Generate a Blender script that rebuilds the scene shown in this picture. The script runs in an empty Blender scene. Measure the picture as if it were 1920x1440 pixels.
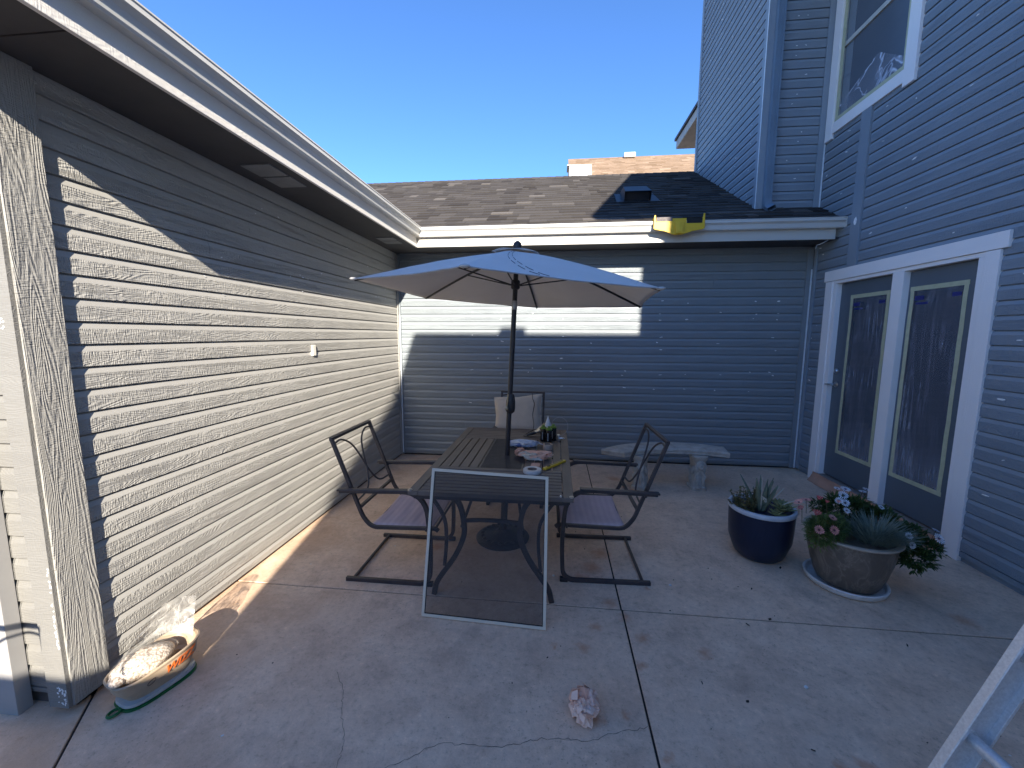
import bpy, bmesh, math, random
from mathutils import Vector, Matrix, noise
random.seed(7)
scene = bpy.context.scene
COL = scene.collection
R = math.radians
PI = math.pi

# ------------------------------------------------------------------ camera
cam_d = bpy.data.cameras.new("camera")
cam = bpy.data.objects.new("camera", cam_d)
COL.objects.link(cam)
cam_d.sensor_width = 36.0
cam_d.lens = 758.0 / 1920.0 * 36.0
cam_d.clip_start = 0.02
cam_d.clip_end = 800
right = Vector((0.99413747, 0.10805595, 0.00382135))
down = Vector((0.0169046, -0.1204238, -0.99257863))
fwd = Vector((-0.10679384, 0.98682421, -0.12154445))
M = Matrix((right, -down, -fwd)).transposed().to_4x4()
M.translation = Vector((0, 0, 1.65))
cam.matrix_world = M
scene.camera = cam

# ------------------------------------------------------------------ sky, sun, exposure
SUN = Vector((-0.303, 1.0, -0.483)).normalized()      # travel direction of the light
EL = math.asin(-SUN.z)
world = bpy.data.worlds.new("World")
scene.world = world
world.use_nodes = True
wn = world.node_tree.nodes
wl = world.node_tree.links
bg = wn["Background"]
sky = wn.new("ShaderNodeTexSky")
sky.sky_type = 'NISHITA'
sky.sun_disc = False
sky.sun_elevation = EL
sky.sun_rotation = math.atan2(-SUN.x, -SUN.y)
sky.altitude = 1400
sky.air_density = 1.0
sky.dust_density = 0.3
sky.ozone_density = 6.0
hs = wn.new('ShaderNodeHueSaturation')
hs.inputs['Saturation'].default_value = 1.07
hs.inputs["Hue"].default_value = 0.504
wl.new(sky.outputs[0], hs.inputs['Color'])
wl.new(hs.outputs[0], bg.inputs[0])
bg.inputs[1].default_value = 0.088
sun_d = bpy.data.lights.new("sun", 'SUN')
sun_d.energy = 3.6
sun_d.angle = R(0.5)
sun_d.color = (1.0, 0.92, 0.79)
sun = bpy.data.objects.new("sun", sun_d)
COL.objects.link(sun)
sun.rotation_euler = SUN.to_track_quat('-Z', 'Y').to_euler()
scene.view_settings.view_transform = 'Standard'
scene.view_settings.look = 'None'
scene.view_settings.gamma = 1
scene.view_settings.exposure = 2.0

# ------------------------------------------------------------------ helpers: materials
def new_mat(name):
    m = bpy.data.materials.new(name)
    m.use_nodes = True
    return m, m.node_tree.nodes, m.node_tree.links, m.node_tree.nodes["Principled BSDF"]

def coords(N, L, scale=(1, 1, 1), rot=(0, 0, 0)):
    tc = N.new("ShaderNodeTexCoord")
    mp = N.new("ShaderNodeMapping")
    mp.inputs['Scale'].default_value = scale
    mp.inputs['Rotation'].default_value = rot
    L.new(tc.outputs['Object'], mp.inputs[0])
    return mp.outputs[0]

def noise_n(N, L, vec, scale, detail=4, rough=0.55, dist=0.0):
    n = N.new("ShaderNodeTexNoise")
    n.inputs['Scale'].default_value = scale
    n.inputs['Detail'].default_value = detail
    n.inputs['Roughness'].default_value = rough
    n.inputs['Distortion'].default_value = dist
    L.new(vec, n.inputs['Vector'])
    return n.outputs[0]

def ramp(N, L, fac, stops):
    r = N.new("ShaderNodeValToRGB")
    el = r.color_ramp.elements
    while len(el) > 1:
        el.remove(el[-1])
    el[0].position, el[0].color = stops[0][0], stops[0][1] if len(stops[0][1]) == 4 else (*stops[0][1], 1)
    for p, c in stops[1:]:
        e = el.new(p)
        e.color = c if len(c) == 4 else (*c, 1)
    L.new(fac, r.inputs[0])
    return r.outputs[0]

def mixc(N, L, fac, a, b, mode='MIX'):
    m = N.new("ShaderNodeMix")
    m.data_type = 'RGBA'
    m.blend_type = mode
    for sock, v in ((m.inputs[0], fac), (m.inputs[6], a), (m.inputs[7], b)):
        if hasattr(v, 'links'):
            L.new(v, sock)
        elif isinstance(v, (int, float)):
            sock.default_value = v
        else:
            sock.default_value = (*v[:3], 1)
    return m.outputs[2]

def maths(N, L, op, a, b=None):
    m = N.new("ShaderNodeMath")
    m.operation = op
    for i, v in enumerate((a, b)):
        if v is None: continue
        if hasattr(v, 'links'): L.new(v, m.inputs[i])
        else: m.inputs[i].default_value = v
    return m.outputs[0]

def bump(N, L, b, h, strength=0.5, dist=0.002, prev=None):
    n = N.new("ShaderNodeBump")
    n.inputs['Strength'].default_value = strength
    n.inputs['Distance'].default_value = dist
    L.new(h, n.inputs['Height'])
    if prev is not None: L.new(prev, n.inputs['Normal'])
    L.new(n.outputs[0], b.inputs['Normal'])
    return n.outputs[0]

def simple(name, col, rough=0.6, metal=0.0, var=0.15, vscale=8, bstr=0.0, bscale=60, bdist=0.001, spec=0.5):
    m, N, L, b = new_mat(name)
    v = coords(N, L)
    n = noise_n(N, L, v, vscale, 5, 0.6)
    d = tuple(c * (1 - var) for c in col); u = tuple(min(1, c * (1 + var)) for c in col)
    L.new(ramp(N, L, n, [(0.3, d), (0.7, u)]), b.inputs['Base Color'])
    b.inputs['Roughness'].default_value = rough
    b.inputs['Metallic'].default_value = metal
    b.inputs['Specular IOR Level'].default_value = spec
    if bstr:
        bump(N, L, b, noise_n(N, L, v, bscale, 5, 0.6), bstr, bdist)
    return m

def painted_wood(name, col, axis, rough=0.55, strength=0.6, dist=0.0022, dirt=0.12):
    """embossed cedar grain paint, grain running along axis ('x','y','z')"""
    m, N, L, b = new_mat(name)
    i = 'xyz'.index(axis)
    s = [1.0, 1.0, 1.0]; s[i] = 0.07 if axis == 'z' else 0.13
    v = coords(N, L, s)
    # wavy ridge lines: contour lines of a stretched noise, plus saw marks in both directions
    n1 = noise_n(N, L, v, 6, 3, 0.5, 0.25)
    sn = maths(N, L, 'SINE', maths(N, L, 'MULTIPLY', n1, 330.0))
    s2 = [3.0, 3.0, 3.0]; s2[i] = 0.5
    n2 = noise_n(N, L, coords(N, L, s2), 70, 2, 0.5)
    s3 = [0.5, 0.5, 0.5]; s3[i] = 3.0
    n3 = noise_n(N, L, coords(N, L, s3), 70, 2, 0.5)
    patch = ramp(N, L, noise_n(N, L, coords(N, L), 5, 2, 0.5), [(0.32, (0.2, 0.2, 0.2)), (0.55, (1, 1, 1))])
    h = maths(N, L, 'ADD', maths(N, L, 'MULTIPLY', sn, 0.26), maths(N, L, 'MULTIPLY', maths(N, L, 'MULTIPLY', n3, patch), 1.8))
    h = maths(N, L, 'ADD', h, maths(N, L, 'MULTIPLY', n2, 0.8))
    bump(N, L, b, h, strength, dist)
    v3 = coords(N, L)
    n4 = noise_n(N, L, v3, 1.3, 6, 0.65)
    n5 = noise_n(N, L, v, 14, 4, 0.6)
    mixn = maths(N, L, 'ADD', maths(N, L, 'MULTIPLY', n4, 0.65), maths(N, L, 'MULTIPLY', n5, 0.35))
    L.new(ramp(N, L, mixn, [(0.3, tuple(c * (1 - dirt) for c in col)), (0.7, tuple(c * (1 + dirt * .6) for c in col))]), b.inputs['Base Color'])
    b.inputs['Roughness'].default_value = rough
    b.inputs['Specular IOR Level'].default_value = 0.4
    return m

GREIGE = (0.400, 0.385, 0.355)
SLATE = (0.215, 0.240, 0.258)
BLUE = (0.230, 0.268, 0.310)
WHITE = (0.90, 0.86, 0.84)
m_sid_left = painted_wood("siding_greige", GREIGE, 'y', strength=1.0, dist=0.0036)
m_sid_front = painted_wood("siding_greige_front_dimmed", tuple(c * .50 for c in GREIGE), 'x', strength=0.5)  # same greige, darkened to offset the full sun on this face
m_trim_left = painted_wood("corner_board_greige", tuple(c * .80 for c in GREIGE), 'z', strength=1.0, dist=0.0030)
m_sid_back = painted_wood("siding_slate", SLATE, 'x', strength=0.8, dist=0.003)
m_sid_right = painted_wood("siding_blue_grey", BLUE, 'y', strength=0.8, dist=0.003)
m_sid_bay = painted_wood("siding_blue_grey_bay", BLUE, 'x', strength=0.8, dist=0.003)
m_trim_blue = painted_wood("trim_blue_grey", tuple(c * 1.12 for c in BLUE), 'z', strength=0.35)
m_trim_back = painted_wood("trim_slate", tuple(c * 1.05 for c in SLATE), 'z', strength=0.35)
m_smooth_left = simple('greige_paint_smooth', tuple(c * 1.0 for c in GREIGE), .5, 0, .05, 3)
m_smooth_back = simple('slate_paint_smooth', tuple(c * 1.1 for c in SLATE), .5, 0, .05, 3)
m_smooth_blue = simple('blue_grey_paint_smooth', tuple(c * 1.1 for c in BLUE), .5, 0, .05, 3)
m_white_z = painted_wood("white_trim_upright", WHITE, 'z', strength=0.3, dirt=0.05)
m_white_y = painted_wood("white_trim_level", WHITE, 'y', strength=0.3, dirt=0.05)
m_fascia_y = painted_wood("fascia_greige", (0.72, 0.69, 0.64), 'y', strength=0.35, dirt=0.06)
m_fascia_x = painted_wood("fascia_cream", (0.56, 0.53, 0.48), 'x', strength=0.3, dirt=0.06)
m_gutter = simple("gutter_metal", (0.60, 0.59, 0.56), 0.38, 0.0, 0.05, 3)
m_gutter_in = simple("gutter_inner_metal", (0.5, 0.5, 0.48), 0.5, 0.0, 0.1, 6)
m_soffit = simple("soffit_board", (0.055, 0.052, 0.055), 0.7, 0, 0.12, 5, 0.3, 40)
m_caulk = simple("white_caulk", (0.66, 0.70, 0.74), 0.6, 0, 0.1, 30)
m_filler = simple("filler_smear", (0.84, 0.84, 0.83), 0.8, 0, 0.15, 40)
m_dark = simple("dark_gap", (0.02, 0.02, 0.02), 0.9)
m_stucco = simple("pale_stucco", (0.60, 0.56, 0.50), 0.8, 0, 0.08, 2)
m_tan_wall = simple("neighbour_wall_paint", (0.52, 0.47, 0.40), 0.8, 0, 0.08, 2)
m_black_metal = simple("black_powder_coat", (0.022, 0.022, 0.026), 0.42, 0.0, 0.2, 20, 0.15, 300, 0.0004)
m_bronze = simple("dark_bronze_paint", (0.052, 0.044, 0.046), 0.42, 0.0, 0.3, 12, 0.15, 260, 0.0004)
m_steel = simple("brushed_steel", (0.55, 0.55, 0.56), 0.28, 1.0, 0.1, 30)
m_downspout = simple("downspout_blue_paint", (0.16, 0.22, 0.29), 0.35, 0, 0.08, 4)

# ------------------------------------------------------------------ helpers: geometry
class MB:
    def __init__(s):
        s.v = []; s.f = []; s.m = []; s.c = []
    def add(s, vs, fs, mi=0, c=None):
        o = len(s.v)
        s.v += [tuple(p) for p in vs]
        for f in fs:
            s.f.append([i + o for i in f]); s.m.append(mi); s.c.append(c)
        return s
    def box(s, x0, x1, y0, y1, z0, z1, mi=0):
        v = [(x, y, z) for x in (x0, x1) for y in (y0, y1) for z in (z0, z1)]
        f = [(0, 1, 3, 2), (4, 6, 7, 5), (0, 4, 5, 1), (2, 3, 7, 6), (0, 2, 6, 4), (1, 5, 7, 3)]
        return s.add(v, f, mi)
    def obox(s, c, ax, ay, az, mi=0):
        """oriented box, centre + half axes"""
        c, ax, ay, az = Vector(c), Vector(ax), Vector(ay), Vector(az)
        v = [c + i * ax + j * ay + k * az for i in (-1, 1) for j in (-1, 1) for k in (-1, 1)]
        f = [(0, 1, 3, 2), (4, 6, 7, 5), (0, 4, 5, 1), (2, 3, 7, 6), (0, 2, 6, 4), (1, 5, 7, 3)]
        return s.add(v, f, mi)
    def prism(s, poly, d, mi=0):
        """extrude a closed 3D polygon by vector d"""
        n = len(poly); d = Vector(d)
        v = [Vector(p) for p in poly] + [Vector(p) + d for p in poly]
        f = [list(range(n))[::-1], list(range(n, 2 * n))]
        f += [(i, (i + 1) % n, n + (i + 1) % n, n + i) for i in range(n)]
        return s.add(v, f, mi)
    def sweep(s, pts, prof, up=(0, 0, 1), closed=False, cap=True, mi=0):
        """sweep 2D profile [(a,b)] (a sideways, b along up) along pts with mitres"""
        pts = [Vector(p) for p in pts]; n = len(pts); k = len(prof); up = Vector(up)
        rings = []
        prev_t = None
        for i, p in enumerate(pts):
            a = pts[(i - 1) % n] if (closed or i > 0) else None
            b = pts[(i + 1) % n] if (closed or i < n - 1) else None
            d0 = (p - a).normalized() if a is not None else None
            d1 = (b - p).normalized() if b is not None else None
            if d0 is None: d0 = d1
            if d1 is None: d1 = d0
            t = (d0 + d1)
            if t.length < 1e-6: t = d0
            t.normalize()
            side = t.cross(up)
            if side.length < 1e-3:
                side = t.cross(Vector((0, 1, 0)))
                if side.length < 1e-3: side = t.cross(Vector((1, 0, 0)))
            side.normalize()
            u2 = side.cross(t).normalized()
            ca = max(0.35, t.dot(d0))
            # widen in the plane of the bend
            bend = (d1 - d0)
            ring = []
            for (x, y) in prof:
                off = side * x + u2 * y
                if bend.length > 1e-5:
                    bn = bend.normalized()
                    comp = off.dot(bn)
                    off = off + bn * comp * (1 / ca - 1)
                ring.append(p + off)
            rings.append(ring)
        v = [q for r in rings for q in r]
        f = []
        for i in range(n if closed else n - 1):
            j = (i + 1) % n
            for q in range(k):
                q2 = (q + 1) % k
                f.append((i * k + q, i * k + q2, j * k + q2, j * k + q))
        if cap and not closed:
            f.append(tuple(range(k))[::-1]); f.append(tuple((n - 1) * k + q for q in range(k)))
        return s.add(v, f, mi)
    def tube(s, pts, r, n=8, closed=False, mi=0, r2=None):
        """parallel-transport tube; r may be a list"""
        pts = [Vector(p) for p in pts]; N = len(pts)
        rr = r if isinstance(r, (list, tuple)) else [r] * N
        t0 = (pts[1] - pts[0]).normalized()
        a = Vector((0, 0, 1)) if abs(t0.z) < 0.9 else Vector((1, 0, 0))
        u = t0.cross(a).normalized()
        v = []; prev = t0
        for i, p in enumerate(pts):
            if i == 0: t = t0
            elif i == N - 1: t = (pts[-1] - pts[-2]).normalized()
            else: t = ((pts[i + 1] - p).normalized() + (p - pts[i - 1]).normalized()).normalized()
            q = prev.rotation_difference(t)
            u = q @ u; prev = t
            w = t.cross(u).normalized()
            for k in range(n):
                an = 2 * PI * k / n
                v.append(p + (u * math.cos(an) + w * math.sin(an)) * rr[i])
        f = []
        for i in range(N - 1):
            for k in range(n):
                k2 = (k + 1) % n
                f.append((i * n + k, i * n + k2, (i + 1) * n + k2, (i + 1) * n + k))
        f.append(tuple(range(n))[::-1]); f.append(tuple((N - 1) * n + k for k in range(n)))
        return s.add(v, f, mi)
    def lathe(s, prof, c=(0, 0, 0), n=32, axis=None, mi=0, cap=True):
        """prof [(r,z)] revolved around z (or axis vector) at c"""
        c = Vector(c)
        q = Matrix.Identity(3) if axis is None else Vector((0, 0, 1)).rotation_difference(Vector(axis).normalized()).to_matrix()
        v = []
        for (r, z) in prof:
            for k in range(n):
                a = 2 * PI * k / n
                v.append(c + q @ Vector((r * math.cos(a), r * math.sin(a), z)))
        f = []
        for i in range(len(prof) - 1):
            for k in range(n):
                k2 = (k + 1) % n
                f.append((i * n + k, i * n + k2, (i + 1) * n + k2, (i + 1) * n + k))
        if cap:
            f.append(tuple(range(n))[::-1]); f.append(tuple((len(prof) - 1) * n + k for k in range(n)))
        return s.add(v, f, mi)
    def ell(s, c, r, n=12, m=8, mi=0, rot=None):
        c = Vector(c); v = []
        for i in range(m + 1):
            th = PI * i / m
            for k in range(n):
                a = 2 * PI * k / n
                p = Vector((r[0] * math.sin(th) * math.cos(a), r[1] * math.sin(th) * math.sin(a), r[2] * math.cos(th)))
                if rot is not None: p = rot @ p
                v.append(c + p)
        f = [(i * n + k, (i + 1) * n + k, (i + 1) * n + (k + 1) % n, i * n + (k + 1) % n) for i in range(m) for k in range(n)]
        return s.add(v, f, mi)
    def build_each(s, name, mats, parent, size=8, **kw):
        """one object per piece (pieces of `size` vertices)"""
        for i in range(0, len(s.v), size):
            q = MB()
            for f, m_i, c in zip(s.f, s.m, s.c):
                if i <= f[0] < i + size: q.f.append([k - i for k in f]); q.m.append(m_i); q.c.append(c)
            q.v = s.v[i:i + size]
            q.build(name, mats, parent, **kw)
    def build(s, name, mats, parent=None, smooth=False, bevel=0.0, local=False, label=None, autosm=None, colors=False):
        me = bpy.data.meshes.new(name)
        me.from_pydata(s.v, [], s.f)
        if not isinstance(mats, (list, tuple)): mats = [mats]
        for mt in mats: me.materials.append(mt)
        for p, i in zip(me.polygons, s.m): p.material_index = i
        bm = bmesh.new(); bm.from_mesh(me)
        if not colors:
            bmesh.ops.remove_doubles(bm, verts=bm.verts, dist=1e-5)
            bmesh.ops.recalc_face_normals(bm, faces=bm.faces)
        bm.to_mesh(me); bm.free()
        if colors:
            at = me.color_attributes.new("tint", 'FLOAT_COLOR', 'CORNER')
            for p, c in zip(me.polygons, s.c):
                for li in p.loop_indices: at.data[li].color = (c, c, c, 1) if isinstance(c, float) else (*c, 1)
        if smooth:
            for p in me.polygons: p.use_smooth = True
            me.set_sharp_from_angle(angle=R(autosm or 40))
        o = bpy.data.objects.new(name, me)
        COL.objects.link(o)
        if bevel:
            bv = o.modifiers.new("bevel", 'BEVEL'); bv.width = bevel; bv.segments = 2
            bv.limit_method = 'ANGLE'; bv.angle_limit = R(40)
        if parent is not None:
            o.parent = parent
            if not local: o.matrix_parent_inverse = PINV.get(parent.name, Matrix.Identity(4))
        if label: o['label'] = label
        return o

PINV = {}
def thing(name, label, cat, loc=(0, 0, 0), group=None, rz=0.0):
    o = bpy.data.objects.new(name, None)
    o.empty_display_size = 0.1
    COL.objects.link(o)
    o.location = loc; o.rotation_euler = (0, 0, rz)
    PINV[o.name] = (Matrix.Translation(Vector(loc)) @ Matrix.Rotation(rz, 4, 'Z')).inverted()
    o['label'] = label; o['category'] = cat
    if group: o['group'] = group
    return o
def tag(o, label, cat, group=None):
    o['label'] = label; o['category'] = cat
    if group: o['group'] = group
    return o
def struct(o, kind='structure'):
    o['kind'] = kind
    return o

def fillet(pts, r, n=6):
    """round the inner corners of a polyline"""
    pts = [Vector(p) for p in pts]; out = [pts[0]]
    for i in range(1, len(pts) - 1):
        p = pts[i]; a = pts[i - 1] - p; b = pts[i + 1] - p
        rad = r[i] if isinstance(r, (list, tuple)) else r
        d = min(rad, a.length * 0.48, b.length * 0.48)
        p0 = p + a.normalized() * d; p1 = p + b.normalized() * d
        for k in range(n + 1):
            t = k / n
            out.append(p0 * (1 - t) ** 2 + p * 2 * t * (1 - t) + p1 * t * t)
    out.append(pts[-1])
    return out

def smoothpts(pts, n=6):
    """Catmull-Rom"""
    P = [Vector(p) for p in pts]; P = [P[0] * 2 - P[1]] + P + [P[-1] * 2 - P[-2]]
    out = []
    for i in range(1, len(P) - 2):
        for k in range(n):
            t = k / n
            out.append(0.5 * ((2 * P[i]) + (P[i + 1] - P[i - 1]) * t + (2 * P[i - 1] - 5 * P[i] + 4 * P[i + 1] - P[i + 2]) * t * t
                              + (3 * P[i] - P[i - 1] - 3 * P[i + 1] + P[i + 2]) * t ** 3))
    out.append(P[-2])
    return out

PITCH = 0.1004
def siding(mb, org, u, nrm, u0, u1, z0, z1, phase=0.0, holes=(), depth=0.0165, mi=0):
    """boards of drop siding along u; org point on the face plane; nrm outward"""
    org, u, nrm = Vector(org), Vector(u), Vector(nrm)
    k = int(math.floor((z0 - phase) / PITCH))
    while phase + k * PITCH < z1 - 1e-4:
        zb = max(z0, phase + k * PITCH); zt = min(z1, phase + (k + 1) * PITCH)
        k += 1
        if zt - zb < 0.004: continue
        full = zt - zb
        segs = [(u0, u1)]
        zm = (zb + zt) / 2
        for (a, b, c, d) in holes:
            if c < zm < d:
                ns = []
                for (s0, s1) in segs:
                    if b <= s0 or a >= s1: ns.append((s0, s1)); continue
                    if a > s0: ns.append((s0, a))
                    if b < s1: ns.append((b, s1))
                segs = ns
        g = 0.006; bv = 0.027
        prof = [(-depth - 0.01, 0.0), (-depth, 0.0), (-depth, g), (-0.0015, g), (0.0, g + 0.002)]
        if full > 0.05:
            prof += [(-0.0002, full - bv), (-0.0012, full - bv * 0.84), (-0.0085, full - 0.001), (-depth, full)]
        else:
            prof += [(0.0, full - 0.001), (-depth, full)]
        prof += [(-depth - 0.01, full)]
        rj = random.Random(k * 7 + int(abs(org.x * 31 + org.y * 17)))
        ns = []
        for (s0, s1) in segs:          # occasional butt joint in a long board
            if s1 - s0 > 1.6 and rj.random() < .38:
                j = rj.uniform(s0 + .5, s1 - .5); ns += [(s0, j - .0009), (j + .0009, s1)]
            else: ns.append((s0, s1))
        for (s0, s1) in ns:
            poly = [org + u * s0 + nrm * a + Vector((0, 0, zb + b)) for a, b in prof]
            k0 = len(mb.m); mb.prism(poly, u * (s1 - s0), mi)
            if full > 0.05: mb.m[k0 + 2 + 5] = mb.m[k0 + 2 + 6] = 2

def smear(mb, c, u, w, nrm, su, sv, mi, rnd, rot=0):
    """irregular thin patch of filler on a wall"""
    c, u, w, nrm = Vector(c), Vector(u), Vector(w), Vector(nrm)
    n = rnd.randint(7, 10); ring = []
    for k in range(n):
        a = 2 * PI * k / n; rr = rnd.uniform(0.45, 1.0)
        x, y = math.cos(a) * su * rr, math.sin(a) * sv * rr
        x, y = x * math.cos(rot) - y * math.sin(rot), x * math.sin(rot) + y * math.cos(rot)
        ring.append(c + u * x + w * y)
    mb.prism(ring, nrm * 0.0012, mi)

# ================================================================== GROUND
def concrete_mat():
    m, N, L, b = new_mat("concrete_pinkish")
    v = coords(N, L)
    big = noise_n(N, L, v, 0.7, 5, 0.6, 0.4)
    mid = noise_n(N, L, v, 4.5, 8, 0.7, 0.3)
    fine = noise_n(N, L, v, 120, 4, 0.7)
    spk = noise_n(N, L, v, 30, 6, 0.82)
    base = ramp(N, L, mid, [(0.30, (0.58, 0.425, 0.315)), (0.5, (0.79, 0.590, 0.435)), (0.72, (0.88, 0.69, 0.525))])
    warm = ramp(N, L, big, [(0.40, (0, 0, 0)), (0.62, (1, 1, 1))])
    col = mixc(N, L, maths(N, L, 'MULTIPLY', warm, 0.45), base, (0.70, 0.47, 0.33))
    sp = ramp(N, L, spk, [(0.30, (0.55, 0.54, 0.53)), (0.45, (0.92, .92, .92)), (0.58, (1, 1, 1)), (0.70, (1.3, 1.28, 1.25))])
    col = mixc(N, L, 0.9, col, sp, 'MULTIPLY')
    pit = ramp(N, L, noise_n(N, L, v, 75, 3, 0.6), [(0.30, (0.45, 0.43, 0.42)), (0.38, (1, 1, 1))])
    col = mixc(N, L, ramp(N, L, noise_n(N, L, v, 1.1, 4, .6), [(0.4, (0.1, .1, .1)), (0.6, (.9, .9, .9))]), col, mixc(N, L, 1.0, col, pit, 'MULTIPLY'))
    # orange sandy dirt along the left wall (washed out soil)
    sep = N.new("ShaderNodeSeparateXYZ"); L.new(v, sep.inputs[0])
    edge = N.new("ShaderNodeMapRange"); edge.inputs[1].default_value = -0.9; edge.inputs[2].default_value = -2.0
    L.new(sep.outputs[0], edge.inputs[0])
    nn = ramp(N, L, noise_n(N, L, v, 2.2, 6, 0.65, 0.8), [(0.38, (0, 0, 0)), (0.6, (1, 1, 1))])
    col = mixc(N, L, maths(N, L, 'MULTIPLY', maths(N, L, 'MULTIPLY', edge.outputs[0], nn), 0.7), col, (0.56, 0.36, 0.23))
    dk = ramp(N, L, noise_n(N, L, v, 1.6, 7, 0.7, 1.5), [(0.55, (0, 0, 0)), (0.75, (1, 1, 1))])
    col = mixc(N, L, maths(N, L, 'MULTIPLY', dk, 0.45), col, (0.34, 0.245, 0.19))
    # rust spots
    spots = [(0.43, 2.25, .05), (0.36, 2.38, .06), (0.50, 2.10, .05), (0.02, 1.98, .03), (0.17, 1.99, .045), (0.45, 1.90, .04), (0.80, 2.02, .05),
             (0.25, 2.15, .05), (0.62, 2.55, .03), (0.28, 2.75, .09), (0.36, 2.95, .10), (0.2, 2.62, .07), (1.22, 1.52, .04), (1.12, 1.50, .03),
             (0.33, 1.62, .03), (0.20, 1.60, .05), (0.85, 4.25, .10), (0.7, 4.6, .12), (0.75, 1.36, .03), (0.46, 1.45, .03), (2.4, 2.45, .08), (-0.9, 2.9, .07)]
    wob = N.new("ShaderNodeTexNoise"); wob.inputs['Scale'].default_value = 22; wob.inputs['Detail'].default_value = 4
    L.new(v, wob.inputs['Vector'])
    wv = N.new("ShaderNodeVectorMath"); wv.operation = 'MULTIPLY_ADD'
    L.new(wob.outputs[1], wv.inputs[0]); wv.inputs[1].default_value = (0.09, 0.09, 0); wv.inputs[2].default_value = (-0.045, -0.045, 0)
    va = N.new("ShaderNodeVectorMath"); va.operation = 'ADD'
    L.new(v, va.inputs[0]); L.new(wv.outputs[0], va.inputs[1])
    acc = None
    for (x, y, r) in spots:
        d = N.new("ShaderNodeVectorMath"); d.operation = 'DISTANCE'
        L.new(va.outputs[0], d.inputs[0]); d.inputs[1].default_value = (x, y, 0)
        mr = N.new("ShaderNodeMapRange"); mr.inputs[1].default_value = r; mr.inputs[2].default_value = r * 0.2
        L.new(d.outputs[1], mr.inputs[0])
        acc = mr.outputs[0] if acc is None else maths(N, L, 'MAXIMUM', acc, mr.outputs[0])
    col = mixc(N, L, maths(N, L, 'MULTIPLY', acc, 0.55), col, (0.55, 0.23, 0.11))
    L.new(col, b.inputs['Base Color'])
    b.inputs['Roughness'].default_value = 0.82
    b.inputs['Specular IOR Level'].default_value = 0.3
    h = maths(N, L, 'ADD', maths(N, L, 'MULTIPLY', mid, 0.8), maths(N, L, 'MULTIPLY', spk, 0.5))
    h = maths(N, L, 'ADD', h, maths(N, L, 'MULTIPLY', fine, 0.15))
    bump(N, L, b, h, 0.7, 0.006)
    return m
m_conc = concrete_mat()
m_soil_ground = simple("bare_gravel_ground", (0.22, 0.17, 0.13), 0.95, 0, 0.3, 3, 0.5, 30, 0.01)
mb = MB().add([(-150, -150, -0.14), (150, -150, -0.14), (150, 150, -0.14), (-150, 150, -0.14)], [(0, 1, 2, 3)])
struct(mb.build("ground", m_soil_ground))

g = 0.005
def slab(mb, poly, zt=0.0, th=0.12, jit=0.0):
    n = len(poly)
    v = [(x, y, zt) for x, y in poly] + [(x, y, zt - th) for x, y in poly]
    mb.add(v, [tuple(range(n)), tuple(range(n, 2 * n))[::-1]] + [(i, n + i, n + (i + 1) % n, (i + 1) % n) for i in range(n)])
mb = MB()
JX, JY = 0.424, 2.322
slab(mb, [(-2.30, JY + g), (JX - g - 0.004, JY + g), (JX - g - 0.010, 5.5), (-2.30, 5.5)])
slab(mb, [(JX + g - 0.004, JY + g), (3.2, JY + g), (3.2, 5.5), (JX + g - 0.010, 5.5)])
dj = Vector((-1.88 + 2.04, 1.158 - 1.385)); dj.normalize(); dn = Vector((-dj.y, dj.x)) * g
j0 = Vector((-2.08, 1.442)); j1 = j0 + dj * ((JX - g - j0.x) / dj.x)
slab(mb, [(-2.30, JY - g), (-2.30, 1.75), (j0.x + dn.x, j0.y + dn.y), (j1.x, j1.y + .0), (JX - g, JY - g)][::-1])
slab(mb, [(j0.x - dn.x, j0.y - dn.y), (-2.4, 1.75), (-9, 1.75), (-9, -6), (JX - g, -6), (j1.x, j1.y - 0.012)])
slab(mb, [(JX + g, JY - g), (JX + g, -6), (9, -6), (9, -1.26), (3.2, -1.26), (3.2, JY - g)])
patio = struct(mb.build("patio", m_conc, bevel=0.004))
# dirty joint filler and the wandering crack belong to the patio
mb = MB()
mb.box(-9, 3.1, -6, 5.4, -0.05, -0.007)
jf = mb.build("joint_filler", simple("joint_dirt", (0.030, 0.025, 0.022), 0.95, 0, 0.3, 10), patio, local=True)
def crack(mb, pts, w, rnd):
    P = smoothpts([(x, y, 0) for x, y in pts], 8)
    q = []
    for i, p in enumerate(P):
        q.append(p + Vector((rnd.uniform(-.006, .006), rnd.uniform(-.006, .006), 0)))
    L_, R_ = [], []
    for i, p in enumerate(q):
        t = (q[min(i + 1, len(q) - 1)] - q[max(i - 1, 0)]); t = Vector((-t.y, t.x, 0)).normalized()
        ww = w * rnd.uniform(0.4, 1.2)
        L_.append(p + t * ww + Vector((0, 0, .0012))); R_.append(p - t * ww + Vector((0, 0, .0012)))
    n = len(q)
    mb.add(L_ + R_, [(i, i + 1, n + i + 1, n + i) for i in range(n - 1)])
mb = MB(); rc = random.Random(3)
crack(mb, [(-1.043, 1.70), (-0.96, 1.60), (-0.918, 1.511), (-0.86, 1.42), (-0.82, 1.33), (-0.79, 1.2), (-.75, 1.0)], 0.0008, rc)
crack(mb, [(-0.9, 1.10), (-0.72, 1.25), (-0.574, 1.323), (-0.47, 1.397), (-0.366, 1.419), (-0.192, 1.428), (-0.06, 1.47), (0.065, 1.49), (0.152, 1.488), (0.28, 1.54), (0.418, 1.576)], 0.0010, rc)
mb.build("crack", simple("crack_shadow", (0.075, 0.062, 0.056), 1.0), patio, local=True)

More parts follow.
